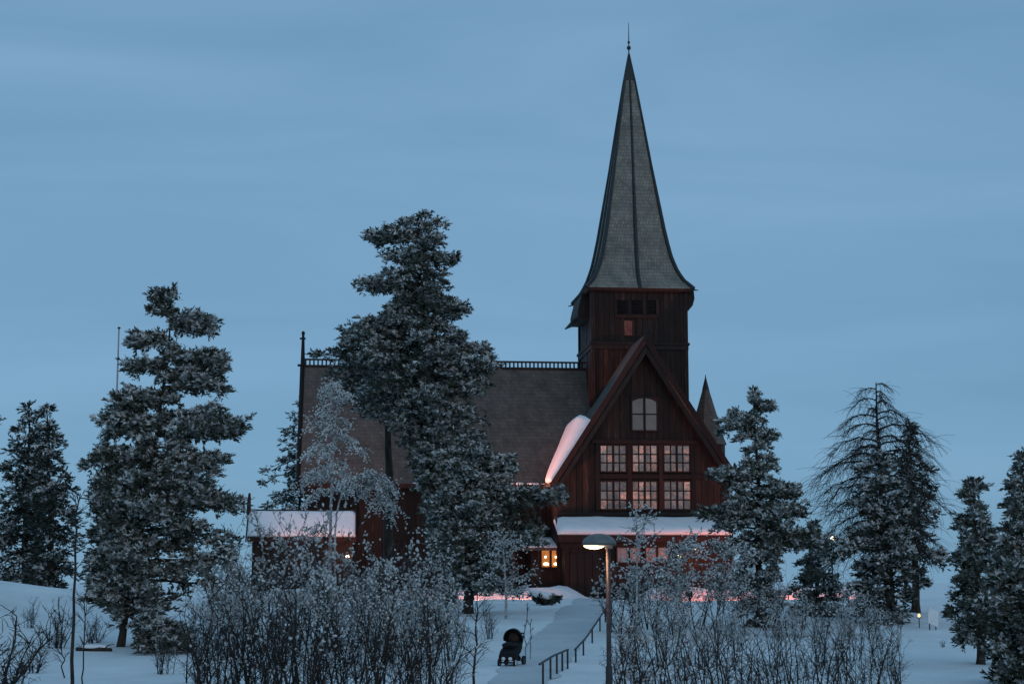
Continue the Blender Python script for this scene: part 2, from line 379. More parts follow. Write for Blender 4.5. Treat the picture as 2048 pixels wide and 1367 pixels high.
# ---- gable wing
gxl, gze = Lp(1100, 966, YF - 0.8); gxr = -gxl + 0.35
gxa, gza = Lp(1291, 668, YF - 0.8)
gc = gxa
slope = (gza - gze) / (gc - gxl); gxr = gc + (gc - gxl)
def groof(x, off=0.0): return gza - abs(x - gc) * slope - off
xwl, xwr = gc - (gc - gxl) + 0.55, gc + (gc - gxl) - 0.55
zpent_t = Lp(1280, 1031, YF)[1]
gw = MB().prism([(xwl, YF, 0), (xwr, YF, 0), (xwr, YF, groof(xwr, 0.3)), (gc, YF, groof(gc, 0.45)), (xwl, YF, groof(xwl, 0.3))][::-1], (0, 5.0, 0))
gw.build('gable_wall', 'darkwood', church)
for sgn in (-1, 1):
    xe = gc + sgn * (gc - gxl); t = 0.28
    pts = [(gc, YF - 0.8, gza), (xe, YF - 0.8, gze), (xe, YF - 0.8, gze - t), (gc, YF - 0.8, gza - t * 2)]
    if sgn > 0: pts = pts[::-1]
    MB().prism(pts[::-1], (0, 8.6, 0)).build('gable_roof', 'roof', church)
    for k, (dep, w_, m_) in enumerate(((0.10, 0.38, 'trim'), (0.06, 0.30, 'darkwood'))):
        off = 0.05 if k == 0 else 0.45
        pts = [(gc, YF - 0.8, gza + 0.12 - off * 2), (xe, YF - 0.8, gze + 0.12 - off * 2), (xe, YF - 0.8, gze + 0.12 - off * 2 - w_ * 1.8), (gc, YF - 0.8, gza + 0.12 - off * 2 - w_ * 1.8)]
        if sgn > 0: pts = pts[::-1]
        MB().prism([(p[0], p[1] - 0.004 - 0.02 * k, p[2]) for p in pts][::-1] if False else pts, (0, -dep, 0)).build('bargeboard', m_, church)
MB().tube([(gc, YF - 0.86, gza - 0.5), (gc, YF - 0.86, gza + 0.5), (gc, YF - 0.86, gza + 1.1)], [0.14, 0.11, 0.05], 6).build('gable_finial', 'darkwood', church)

def window(px0, py0, px1, py1, yl, nx, ny, mats, arch=False, fw=0.09, parent=church, mul=0.085):
    x0, z1 = Lp(px0, py0, yl); x1, z0 = Lp(px1, py1, yl)
    fr = MB(); y = yl
    d0, d1 = y - 0.15, y
    fr.box(x0 - fw, x0, d0, d1, z0 - fw, z1 + fw); fr.box(x1, x1 + fw, d0, d1, z0 - fw, z1 + fw)
    fr.box(x0, x1, d0, d1, z1, z1 + fw); fr.box(x0 , x1, d0 - 0.05, d1, z0 - fw, z0)
    if arch:
        n = 8
        for k in range(n):
            xa, xb = x0 + (x1 - x0) * k / n, x0 + (x1 - x0) * (k + 1) / n
            f = lambda x: z1 - 0.22 * abs((x - (x0 + x1) / 2) / ((x1 - x0) / 2)) ** 2.5
            fr.prism([(xa, d0 + 0.004, f(xa)), (xb, d0 + 0.004, f(xb)), (xb, d0 + 0.004, z1 + 0.02), (xa, d0 + 0.004, z1 + 0.02)], (0, 0.10, 0))
    w_ = fr.build('window', 'trim', parent)
    xm = (x0 + x1) / 2
    cols = np.linspace(x0, x1, nx + 1); rws = np.linspace(z0, z1, ny + 1)
    k = 0
    for i in range(nx):
        for j in range(ny):
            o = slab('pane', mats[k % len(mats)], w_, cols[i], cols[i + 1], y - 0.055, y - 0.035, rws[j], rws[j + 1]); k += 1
    for i in range(1, nx):
        wd = 0.15 if (nx % 2 == 0 and i == nx // 2) else mul
        slab('glazing_bar', 'darkwood', w_, cols[i] - wd / 2, cols[i] + wd / 2, y - 0.11 - (0.02 if wd > 0.1 else 0), y - 0.05, z0, z1)
    for j in range(1, ny):
        slab('glazing_bar', 'darkwood', w_, x0, x1, y - 0.105, y - 0.05, rws[j] - mul / 2, rws[j] + mul / 2)
    return (x0 - fw, x1 + fw, z0 - fw, z1 + fw)
holes = []
wr = random.Random(8)
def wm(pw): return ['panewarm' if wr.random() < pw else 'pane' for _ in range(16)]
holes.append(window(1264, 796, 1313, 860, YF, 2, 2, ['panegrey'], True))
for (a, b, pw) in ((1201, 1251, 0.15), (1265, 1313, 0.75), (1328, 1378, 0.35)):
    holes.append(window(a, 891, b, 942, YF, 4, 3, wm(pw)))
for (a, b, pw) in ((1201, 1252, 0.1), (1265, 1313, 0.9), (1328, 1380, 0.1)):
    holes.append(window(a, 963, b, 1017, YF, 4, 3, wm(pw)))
planks(church, xwl + 0.02, xwr - 0.02, zpent_t, lambda x: groof(x, 0.75), YF, holes=holes)
za = (holes[1][2] + holes[4][3]) / 2
for (x0, x1, z0, z1, m_) in ((holes[1][0] - 0.3, holes[3][1] + 0.9, za - 0.14, za + 0.16, 'trim'), (holes[1][0] - 0.5, holes[3][1] + 0.6, holes[1][3] + 0.05, holes[1][3] + 0.32, 'trim'), (xwl, xwr, zpent_t + 0.02, zpent_t + 0.22, 'darkwood')):
    slab('beam', m_, church, x0, x1, YF - 0.17, YF - 0.005, z0, z1)
for k in range(4):
    hx = [holes[1][0] - 0.14, (holes[1][1] + holes[2][0]) / 2, (holes[2][1] + holes[3][0]) / 2, holes[3][1] + 0.14][k]
    ww = 0.12 if k in (0, 3) else (holes[2][0] - holes[1][1]) / 2 - 0.02
    slab('post', 'darkwood' if k in (0, 3) else 'trim', church, hx - ww, hx + ww, YF - 0.20, YF - 0.004, holes[4][2], holes[1][3] + 0.02)
# ---- snow slab still lying on the gable's left slope, thick at the top
def slope_snow():
    V = []; F = []; nu, nv = 9, 22
    x_hi = Lp(1181, 842, YF - 0.8)[0]; 
    for lay in (1, 0):
        for j in range(nv + 1):
            f = j / nv; x = x_hi + (gxl + 0.05 - x_hi) * f
            ymax = np.interp(f, [0, 0.08, 0.5, 0.9, 1], [6.4, 7.0, 4.9, 2.6, 1.7])
            for i in range(nu + 1):
                g = i / nu; y = YF - 0.92 + g * ymax
                edge = min(1, g * 9 + 0.05, (1 - g) * 9 + 0.05, f * 14 + 0.5, (1 - f) * 14 + 0.3)
                th = (0.85 - 0.55 * f) * (edge ** 0.22) * (1 + 0.10 * noise.noise((x * 0.5, y * 0.5, 4))) if lay else 0.004
                n = Vector((-slope, 0, 1)).normalized()
                b = Vector((x, y, groof(x))) + n * (th + 0.004)
                V.append(tuple(b))
    def ix(l, j, i): return l * (nv + 1) * (nu + 1) + j * (nu + 1) + i
    for j in range(nv):
        for i in range(nu):
            F.append((ix(0, j, i), ix(0, j, i + 1), ix(0, j + 1, i + 1), ix(0, j + 1, i)))
            F.append((ix(1, j, i), ix(1, j + 1, i), ix(1, j + 1, i + 1), ix(1, j, i + 1)))
    for j in range(nv):
        F.append((ix(0, j, 0), ix(0, j + 1, 0), ix(1, j + 1, 0), ix(1, j, 0))); F.append((ix(0, j, nu), ix(1, j, nu), ix(1, j + 1, nu), ix(0, j + 1, nu)))
    for i in range(nu):
        F.append((ix(0, 0, i), ix(1, 0, i), ix(1, 0, i + 1), ix(0, 0, i + 1))); F.append((ix(0, nv, i), ix(0, nv, i + 1), ix(1, nv, i + 1), ix(1, nv, i)))
    m = MB(); m.v = V; m.f = F
    o = m.build('roof_snow', 'roofsnow', None, True); o.location = (CX, CY, 0); o.rotation_euler = (0, 0, TH)
    return tag(o, 'thick snow slab on the left slope of the steep front gable', 'snow')
slope_snow()
# ---- pent roof below the windows and the porch under it
YP = YF - 2.0
px0, zpe = Lp(1118, 1069, YP - 0.3); px1 = Lp(1462, 1069, YP - 0.3)[0]
MB().prism([(px0, YF, zpent_t - 0.05), (px0, YP - 0.3, zpe), (px0, YP - 0.3, zpe - 0.22), (px0, YF, zpent_t - 0.3)], (px1 - px0, 0, 0)).build('pent_roof', 'roof', church)
slab('fascia', 'trim', church, px0 - 0.05, px1 + 0.05, YP - 0.40, YP - 0.302, zpe - 0.46, zpe - 0.02)
slab('fascia', 'wood', church, px0 + 0.1, px1 - 0.1, YP - 0.16, YP - 0.06, zpe - 0.80, zpe - 0.47)
def pent_snow(x0, x1, ya, za, yb, zb, th, label, seed, o_name='roof_snow', rag=0.0):
    nu, nv = 40, 9; V = []; F = []
    for lay in (1, 0):
        for j in range(nv + 1):
            g = j / nv
            for i in range(nu + 1):
                f = i / nu; x = x0 + (x1 - x0) * f; y = ya + (yb - ya) * g; z = za + (zb - za) * g
                e = min(1, f * 22 + 0.12, (1 - f) * 22 + 0.12, (1 - g) * 4.5 + 0.30, g * 6 + 0.4)
                t_ = th * e ** 0.55 * (1 + 0.14 * noise.noise((x * 0.35, y, seed)) + 0.08 * noise.noise((x * 1.3, y * 1.3, seed))) if lay else 0.005
                yy = y - (0.10 * e + 0.05 * noise.noise((x * 1.1, 0, seed))) * (g > 0.95) * lay
                V.append((x, yy, z + t_))
    def ix(l, j, i): return l * (nv + 1) * (nu + 1) + j * (nu + 1) + i
    for j in range(nv):
        for i in range(nu):
            F.append((ix(0, j, i), ix(0, j + 1, i), ix(0, j + 1, i + 1), ix(0, j, i + 1))); F.append((ix(1, j, i), ix(1, j, i + 1), ix(1, j + 1, i + 1), ix(1, j + 1, i)))
    for j in range(nv):
        F.append((ix(0, j, 0), ix(1, j, 0), ix(1, j + 1, 0), ix(0, j + 1, 0))); F.append((ix(0, j, nu), ix(0, j + 1, nu), ix(1, j + 1, nu), ix(1, j, nu)))
    for i in range(nu):
        F.append((ix(0, 0, i), ix(0, 0, i + 1), ix(1, 0, i + 1), ix(1, 0, i))); F.append((ix(0, nv, i), ix(1, nv, i), ix(1, nv, i + 1), ix(0, nv, i + 1)))
    m = MB(); m.v = V; m.f = F
    o = m.build(o_name, 'roofsnow', None, True); o.location = (CX, CY, 0); o.rotation_euler = (0, 0, TH)
    return tag(o, label, 'snow')
pent_snow(px0 - 0.08, px1 + 0.05, YF - 0.02, zpent_t - 0.40, YP - 0.33, zpe, 0.42, 'long pale snow strip on the porch roof below the gable windows', 1)
pwl, pwr = Lp(1130, 1120, YP)[0], Lp(1452, 1120, YP)[0]
MB().box(pwl, pwr, YP, YF + 0.3, -0.1, zpe - 0.1).build('porch_wall', 'darkwood', church)
ph = []
for (a, b) in ((1234, 1281), (1291, 1337)): ph.append(window(a, 1086, b, 1124, YP, 2, 1, ['curtain'], fw=0.08))
xd0, xd1 = Lp(1138, 1100, YP)[0], Lp(1200, 1100, YP)[0]
planks(church, pwl + 0.02, pwr - 0.02, 0.0, zpe - 0.47, YP, holes=ph + [(xd0, xd1, -1, zpe - 1.1)])
dr = MB().box(xd0, xd1, YP - 0.06, YP - 0.004, 0.05, zpe - 1.12).build('door', 'darkwood', church)
for k in range(4):
    q = (xd1 - xd0) / 4; slab('board', 'darkwood', dr, xd0 + k * q + 0.02, xd0 + (k + 1) * q - 0.02, YP - 0.10, YP - 0.06, 0.08, zpe - 1.2)
MB().ell((xd1 - 0.25, YP - 0.16, 1.15), (0.05, 0.06, 0.05), 8, 6).build('handle', 'metal', dr)
for xx in (pwl + 0.1, pwr - 0.1, Lp(1215, 1100, YP)[0]): slab('post', 'trim', church, xx - 0.14, xx + 0.14, YP - 0.19, YP - 0.003, 0, zpe - 0.46)
MB().box(pwl - 0.15, pwr + 0.2, YP - 0.9, YF, -0.4, 0.13).build('plinth', 'darkwood', church)
# ---- lit bay left of the porch
YB = YF + 0.6
bx0, bz1 = Lp(1062, 1096, YB); bx1 = pwl + 0.05
bz0 = 0
MB().box(bx0, bx1, YB, -4.6, -0.1, bz1 - 0.02).build('side_porch_wall', 'wood', church)
sr0 = Lp(1020, 1090, YB)[0]
MB().prism([(sr0, -4.6, bz1 + 0.75), (sr0, YB - 0.5, bz1 + 0.02), (sr0, YB - 0.5, bz1 - 0.14), (sr0, -4.6, bz1 + 0.55)], (bx1 - sr0 + 0.1, 0, 0)).build('side_porch_roof', 'roof', church)
slab('post', 'trim', church, sr0 + 0.1, sr0 + 0.32, YB - 0.25, YB - 0.03, 0, bz1 - 0.12)
pent_snow(sr0, bx1 + 0.08, -4.7, bz1 + 0.74, YB - 0.5, bz1 + 0.03, 0.14, 'thin rosy snow on the low roof over the lit side window', 6)
lb = window(1083, 1099, 1119, 1133, YB, 2, 1, ['panelit'], fw=0.10)
for (a, b) in ((1091, 1113), (1110, 1113)):
    for (aa, bb, r_) in ((a + 0, 1113, 0.075), (a + 1, 1127, 0.10)):
        q = Lp(aa if aa < 1100 else aa + 2, bb, YB - 0.14)
        MB().ell((q[0], YB - 0.16, q[1]), (r_ * (1.9 if r_ > 0.09 else 1), 0.05, r_), 8, 6).build('window_light', 'bulb', church)
# ---- tower
zb = Lp(1270, 690, -HW)[1]; zc = Lp(1270, 572, -HW)[1]
MB().box(-HW, HW, -HW, HW, 0, zc).build('tower_wall', 'darkwood', church)
oph = []
for pxm in (1243, 1273, 1303):
    x0, z1 = Lp(pxm - 9, 600, -HW); x1, z0 = Lp(pxm + 9, 628, -HW); oph.append((x0, x1, z0, z1))
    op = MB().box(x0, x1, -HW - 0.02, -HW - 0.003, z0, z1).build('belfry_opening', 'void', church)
    n = 4
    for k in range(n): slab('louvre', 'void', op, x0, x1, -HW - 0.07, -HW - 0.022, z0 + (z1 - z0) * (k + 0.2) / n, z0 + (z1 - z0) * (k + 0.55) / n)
planks(church, -HW, HW, zb + 0.2, zc - 0.3, -HW, holes=oph, wid=0.39)
planks(church, -HW, HW, zr - 3.2, zb - 0.22, -HW, wid=0.36)
planks(church, -HW, HW, zb + 0.2, zc - 0.3, -HW, axis='y', wid=0.6)
planks(church, -HW, HW, zr - 3.0, zb - 0.22, -HW, axis='y', wid=0.6)
planks(church, -HW, HW, zb + 0.2, zc - 0.3, HW, axis='y', sign=1, wid=0.6)
planks(church, -HW, HW, zr - 6.0, zb - 0.22, HW, axis='y', sign=1, wid=0.6)
def ring(h, z0, z1, name, mat):
    m = MB(); q = h[0]; p = h[1]
    m.box(-p, p, -p, -q, z0, z1); m.box(-p, p, q, p, z0, z1); m.box(-p, -q, -q, q, z0, z1); m.box(q, p, -q, q, z0, z1)
    return m.build(name, mat, church)
ring((HW - 0.01, HW + 0.16), zb - 0.30, zb + 0.02, 'string_course', 'darkwood'); ring((HW - 0.012, HW + 0.24), zb + 0.02, zb + 0.19, 'string_course', 'darkwood')
ring((HW - 0.011, HW + 0.34), zc - 0.42, zc - 0.04, 'cornice', 'trim')
slab('rail', 'trim', church, oph[0][0] - 0.15, oph[2][1] + 0.15, -HW - 0.15, -HW - 0.003, oph[0][2] - 0.28, oph[0][2] - 0.03)
for k in range(4):
    xx = [oph[0][0] - 0.1, (oph[0][1] + oph[1][0]) / 2, (oph[1][1] + oph[2][0]) / 2, oph[2][1] + 0.1][k]
    slab('mullion', 'wood', church, xx - 0.09, xx + 0.09, -HW - 0.13, -HW - 0.003, oph[0][2] - 0.02, oph[0][3] + 0.1)
for sx in (-1, 1):
    for sy in (-1, 1): slab('corner_post', 'wood', church, sx * HW - 0.14, sx * HW + 0.14, sy * HW - 0.14, sy * HW + 0.14, zr - 6, zc - 0.425)
# shutters in the belfry: one panel faded to red
q0 = Lp(1246, 640, -HW); q1 = Lp(1268, 672, -HW)
pl = slab('shutter', 'trim', church, q0[0], q1[0], -HW - 0.12, -HW - 0.004, q1[1], q0[1])
M['faded'] = noisy('faded_red_board', (0.10, 0.035, 0.028), (0.20, 0.085, 0.07), 3, 0.8)
slab('shutter_panel', 'faded', pl, -0.40, 0.30, -0.62, -0.51, -0.45, 0.45)
# curved side hoods at the belfry
def hood(sx, drop, outw, tip, name):
    prof = [(0.30, 0.0), (0.55, -0.35), (outw * 0.86, -0.95), (outw, -1.45), (outw, -drop + 0.12), (outw + tip, -drop - 0.12), (outw + tip * 0.9, -drop - 0.2), (outw - 0.1, -drop), (0.02, -drop)]
    if sx > 0: prof = [(0.40, 0.0), (0.66, -0.20), (0.70, -0.75), (0.56, -1.25), (0.25, -1.62), (0.02, -1.80)]
    y0, y1 = (-1.6, 2.6) if sx < 0 else (-3.15, 2.2)
    pts = [(sx * (HW + a), y0, zc - 0.05 + b) for a, b in prof] + [(sx * (HW + 0.02), y0, zc - 0.05)]
    if sx > 0: pts = pts[::-1]
    MB().prism(pts[::-1], (0, y1 - y0, 0)).build(name, 'darkwood', church)
hood(-1, 2.05, 0.82, 0.42, 'side_hood'); hood(1, 1.7, 0.7, 0.3, 'side_hood')
# ---- spire: four faces with bell-cast foot, rib on each corner and down the middle of each face
prof = []
for (py, c) in ((575, 3.78), (568, 3.52), (560, 3.22), (549, 2.98), (538, 2.78), (524, 2.60), (512, 2.46), (490, 2.28), (459, 2.06), (400, 1.72), (327, 1.30), (240, 0.82), (160, 0.36), (108, 0.03)):
    prof.append((c, Lp(1262, py, -c)[1]))
sp = MB(); n = len(prof)
for (c, z) in prof: sp.v += [(-c, -c, z), (0, -c, z), (c, -c, z), (c, 0, z), (c, c, z), (0, c, z), (-c, c, z), (-c, 0, z)]
for j in range(n - 1):
    for i in range(8): sp.f.append((j * 8 + i, j * 8 + (i + 1) % 8, (j + 1) * 8 + (i + 1) % 8, (j + 1) * 8 + i))
sp.f.append(tuple(range(8))[::-1])
spire = sp.build('spire', 'spire', church)
for i in range(8):
    corner = i % 2 == 0
    pts = [(sp.v[j * 8 + i][0] * (1.012 if corner else 1.0), sp.v[j * 8 + i][1] * (1.012 if corner else 1.0), sp.v[j * 8 + i][2]) for j in range(n)]
    MB().tube(pts, [0.15] * (n - 5) + [0.13, 0.10, 0.09, 0.07, 0.04], 5).build('rib', 'metal', spire)
cz = prof[-1][1]; c160, z160 = prof[-2]
cap = MB(); cap.add([(-c160 - .06, -c160 - .06, z160), (c160 + .06, -c160 - .06, z160), (c160 + .06, c160 + .06, z160), (-c160 - .06, c160 + .06, z160), (0, 0, cz + 0.25)], [(0, 1, 4), (1, 2, 4), (2, 3, 4), (3, 0, 4), (3, 2, 1, 0)]); cap.build('spire_cap', 'metal', spire)
MB().box(-3.70, 3.70, -3.70, 3.70, prof[0][1] - 0.16, prof[0][1] - 0.003).build('eave_plate', 'trim', church)
for sx, sy in ((1, -1), (-1, -1), (1, 1), (-1, 1)):
    MB().tube([(sx * 3.5, sy * 3.5, prof[0][1] - 0.02), (sx * 4.1, sy * 3.95, prof[0][1] - 0.14)], [0.10, 0.03], 5).build('water_spout', 'metal', spire)
fn = MB(); zt3 = Lp(1252, 46, 0)[1]; zb1 = Lp(1252, 96, 0)[1]; zb2 = Lp(1252, 85, 0)[1]
fn.tube([(0, 0, cz - 0.2), (0, 0, zb2), (0, 0, zt3)], [0.05, 0.04, 0.018], 6); fn.ell((0, 0, zb1), (0.16, 0.16, 0.17), 10, 8); fn.ell((0, 0, zb2), (0.10, 0.10, 0.11), 10, 8)
fn.build('finial_rod', 'metal', spire)
# ---- slim turret right of the gable
tx, tz = Lp(1411, 752, 0.5); tb = Lp(1440, 890, 0.5); hw = 1.35
tu = MB()
for (c, z) in ((hw + 0.12, tb[1]), (hw * 0.80, tb[1] + 1.0), (hw * 0.60, tb[1] + 2.1), (0.22, tz - 0.9), (0.01, tz)):
    tu.v += [(tx + c * math.cos(R(22.5 + 45 * k)), 0.5 + c * math.sin(R(22.5 + 45 * k)), z) for k in range(8)]
for j in range(4):
    for i in range(8): tu.f.append((j * 8 + i, j * 8 + (i + 1) % 8, (j + 1) * 8 + (i + 1) % 8, (j + 1) * 8 + i))
tu.f.append(tuple(range(8))[::-1])
turret = tu.build('turret_spire', 'roof', church)
MB().tube([(tx, 0.5, tz - 1.0), (tx, 0.5, tz - 0.1), (tx, 0.5, tz + 0.12)], [0.27, 0.045, 0.02], 8).build('turret_cap', 'metal', turret)
MB().tube([(tx, 0.5, 0), (tx, 0.5, tb[1])], hw, 8).build('turret_wall', 'wood', church)
# ---- low annex left of the nave with its snowy roof
YA = -10.2
ax0, az1 = Lp(499, 1024, YA + 1.6); ax1 = Lp(712, 1030, YA + 1.6)[0]; az0 = Lp(560, 1073, YA - 0.4)[1]
MB().box(ax0 + 0.3, ax1 - 0.2, YA, -4.72, -0.1, az0 - 0.05).build('annex_wall', 'wood', church)
MB().prism([(ax0, YA + 1.6, az1), (ax0, YA - 0.4, az0), (ax0, YA - 0.4, az0 - 0.2), (ax0, YA + 3.6, az0 - 0.2), (ax0, YA + 3.6, az0)], (ax1 - ax0, 0, 0)).build('annex_roof', 'roof', church)
slab('fascia', 'trim', church, ax0, ax1, YA - 0.50, YA - 0.402, az0 - 0.32, az0 - 0.02)
slab('ridge_board', 'darkwood', church, ax0 - 0.2, ax1, YA + 1.54, YA + 1.68, az1 - 0.02, az1 + 0.20)
MB().tube([(ax0 - 0.05, YA + 1.6, az1 - 0.4), (ax0 - 0.05, YA + 1.6, az1 + 0.6), (ax0 - 0.02, YA + 1.6, az1 + 1.25)], [0.16, 0.13, 0.07], 6).build('annex_finial', 'trim', church)
MB().prism([(ax0 - 0.03, YA + 1.6, az1 + 0.06), (ax0 - 0.03, YA - 0.5, az0 - 0.12), (ax0 - 0.03, YA - 0.5, az0 - 0.34), (ax0 - 0.03, YA + 1.6, az1 - 0.2)], (-0.08, 0, 0)).build('bargeboard', 'trim', church)
planks(church, ax0 + 0.32, ax1 - 0.22, 0.0, az0 - 0.22, YA, wid=0.6)
pent_snow(ax0 + 0.02, ax1 - 0.05, YA + 1.5, az1 - 0.10, YA - 0.42, az0, 0.34, 'lilac snow blanket on the low roof left of the church', 3)

# ------------------------------------------------------------------ lamps seen lit, and unseen floodlights inferred from the red glow
def point_light(name, parent, loc, energy, col, rad=0.08, spot=None, rot=None):
    l = bpy.data.lights.new(name, 'SPOT' if spot else 'POINT'); l.energy = energy; l.color = col; l.shadow_soft_size = rad
    if spot: l.spot_size = spot; l.spot_blend = 0.9
    o = bpy.data.objects.new(name, l); C.objects.link(o); o.parent = parent; o.location = loc
    if rot is not None: o.rotation_euler = rot
    return o
def wall_lamp(px, py, yl, label, energy=25, group=None):
    x, z = Lp(px, py, yl)
    ct, st = math.cos(TH), math.sin(TH)
    t = thing('wall_lamp', label, 'lamp', (CX + ct * x - st * (yl), CY + st * x + ct * (yl), z), TH, group)
    MB().box(-0.07, 0.07, -0.07, 0.0, 0.12, 0.32).tube([(0, -0.03, 0.24), (0, -0.22, 0.28), (0, -0.26, 0.14)], 0.025, 5).build('bracket', 'metal', t)
    MB().tube([(0, -0.26, 0.16), (0, -0.26, 0.10)], [0.03, 0.15], 8).build('lamp_shade', 'metal', t)
    MB().ell((0, -0.26, 0.0), (0.11, 0.11, 0.12), 10, 8).build('globe', 'bulb', t, True)
    point_light('lamp_light', t, (0, -0.48, -0.05), energy, (1.0, 0.55, 0.25), 0.12)
wall_lamp(1357, 1112, YP - 0.1, 'lower of two glowing wall lamps right of the porch windows', 22)
wall_lamp(1389, 1095, YP - 0.1, 'upper small glowing wall lamp under the porch eave', 12)
wall_lamp(695, 1112, YA - 0.08, 'small white lamp on the low annex among frosted twigs', 12)
def flood(xl, yl, aim, energy, label, size=R(100), col=(1.0, 0.17, 0.07)):
    ct, st = math.cos(TH), math.sin(TH); wx, wy = CX + ct * xl - st * yl, CY + st * xl + ct * yl
    t = thing('floodlight', label, 'floodlight', (wx, wy, zg(wx, wy)))
    src = Vector((wx, wy, zg(wx, wy) + 0.42)); ax, ay, az = aim
    tgt = Vector((CX + ct * ax - st * ay, CY + st * ax + ct * ay, az)); d = (tgt - src).normalized()
    q = d.to_track_quat('-Z', 'Y')
    MB().tube([(0, 0, -0.1), (0, 0, 0.32)], 0.035, 6).build('stake', 'metal', t)
    h = MB().box(-0.20, 0.20, -0.13, 0.13, -0.02, 0.12).box(-0.22, 0.22, -0.15, 0.15, -0.05, -0.021).build('housing', 'metal', t); h.location = (0, 0, 0.42); h.rotation_euler = q.to_euler()
    g = MB().box(-0.17, 0.17, -0.10, 0.10, -0.062, -0.052).build('glass', 'floodglass', h)
    point_light('flood_light', t, Vector((0, 0, 0.42)) + d * 0.12, energy, col, 0.15, size, q.to_euler())
FT = 'low floodlight in the snow before the church wall '
flood(0.6, -16.6, (0.8, -12.6, 0.5), 330, FT + 'right of the porch door', R(165))
flood(3.6, -16.8, (3.6, -12.6, 0.5), 520, FT + 'below the porch windows', R(165))
flood(6.8, -16.6, (6.6, -12.0, 1.6), 800, FT + 'below the right gable corner', R(165))
flood(10.6, -16.4, (10.4, -12.6, 0.5), 380, FT + 'near the slender spruce', R(165))
flood(-9.8, -16.5, (-8.8, -12.6, 0.5), 330, FT + 'left of the lit side window', R(165), (1.0, 0.27, 0.17))
flood(-12.6, -16.6, (-12.5, -12.6, 0.5), 420, FT + 'behind the broad pine', R(165), (1.0, 0.27, 0.17))
flood(-16.6, -10.5, (-5.0, -7.0, 10.5), 15500, 'upturned floodlight in the snow near the annex, aimed at the gable roof', R(38), (1.0, 0.36, 0.25))
flood(-20.5, -26.0, (-21.5, -10, 5.4), 5200, 'upturned floodlight in the snow well in front of the annex', R(34), (1.0, 0.42, 0.32))
# street lamp in the foreground
LY = 40.0; lx = P(1217, 1200, LY).x; lz = zg(lx, LY)
lamp = thing('street_lamp', 'slim street lamp with glowing flat grey head in front of the church', 'street lamp', (lx, LY, lz - 0.1))
ht = P(1217, 1086, LY).z - lz + 0.1
MB().tube([(0, 0, 0), (0, 0, 1.2), (0, 0, 1.25), (0, 0, ht)], [0.085, 0.08, 0.058, 0.05], 12).build('post', 'metal', lamp, True)
hd = MB(); hx = P(1198, 1080, LY).x - lx
hd.ell((hx, -0.02, ht - 0.02), (0.40, 0.30, 0.25), 20, 7, 0, 90); head = hd.build('lamp_head', 'lampgrey', lamp, True)
MB().ell((hx, -0.02, ht - 0.03), (0.405, 0.295, 0.035), 20, 4).build('rim', 'lampgrey', head, True)
MB().ell((hx - 0.12, -0.03, ht - 0.045), (0.25, 0.23, 0.085), 18, 5, -90, 0).build('diffuser', 'diffuser', lamp, True)
MB().box(-0.07, 0.10, -0.07, 0.07, ht - 0.12, ht + 0.02).build('socket', 'lampgrey', head)
point_light('street_light', lamp, (hx - 0.12, -0.03, ht - 0.22), 60, (1.0, 0.50, 0.30), 0.10)
def far_lamp(px, py, Y, label, rad=0.13):
    p = P(px, py, Y); zb_ = zg(p.x, Y)
    t = thing('lamp_post', label, 'lamp post', (p.x, Y, zb_ - 0.1)); h = p.z - zb_ + 0.1
    MB().tube([(0, 0, 0), (0, 0, h + 0.25)], [0.07, 0.045], 8).tube([(0, 0, h + 0.22), (0, -0.35, h + 0.26)], 0.035, 6).build('post', 'metal', t)
    MB().ell((0, -0.42, h + 0.12), (0.22, 0.28, 0.12), 10, 5, 0, 90).build('lamp_head', 'lampgrey', t, True)
    MB().ell((0, -0.42, h), (rad, rad, rad), 10, 8).build('globe', 'dimbulb', t, True)
far_lamp(1663, 1076, 126, 'distant lamp post glowing between the right spruces')
lp_ = P(1838, 1230, 70); lg_ = zg(lp_.x, 70)  # distant light, stood in for by a small lamp added nearby
lan = thing('lantern', 'small warm lantern on a stake in the snow beside the white board', 'lantern', (lp_.x, 70, lg_))
MB().tube([(0, 0, -0.1), (0, 0, lp_.z - lg_ - 0.08)], 0.02, 6).build('stake', 'metal', lan)
MB().box(-0.08, 0.08, -0.08, 0.08, lp_.z - lg_ - 0.10, lp_.z - lg_ - 0.07).tube([(0, 0, lp_.z - lg_ + 0.09), (0, 0, lp_.z - lg_ + 0.17)], [0.11, 0.02], 8).build('cage', 'metal', lan)
MB().ell((0, 0, lp_.z - lg_), (0.06, 0.06, 0.08), 10, 8).build('globe', 'dimlantern', lan, True)
# white board
bp = P(1866, 1250, 69); bt = P(1866, 1213, 69).z
bd = thing('notice_board', 'plain white board leaning in the snow at the far right', 'board', (bp.x, 69, zg(bp.x, 69) - 0.1), R(14))
h0 = bt - zg(bp.x, 69) + 0.1
MB().prism([(-0.24, 0, h0 - 0.62), (0.20, 0, h0 - 0.80), (0.25, 0, h0 - 0.18), (-0.20, 0, h0)][::-1], (0, -0.05, 0)).build('panel', 'white', bd)
for xx in (-0.13, 0.14): MB().tube([(xx, 0.035, -0.1), (xx, 0.035, h0 - 0.25)], 0.025, 6).build('leg', 'metal', bd)

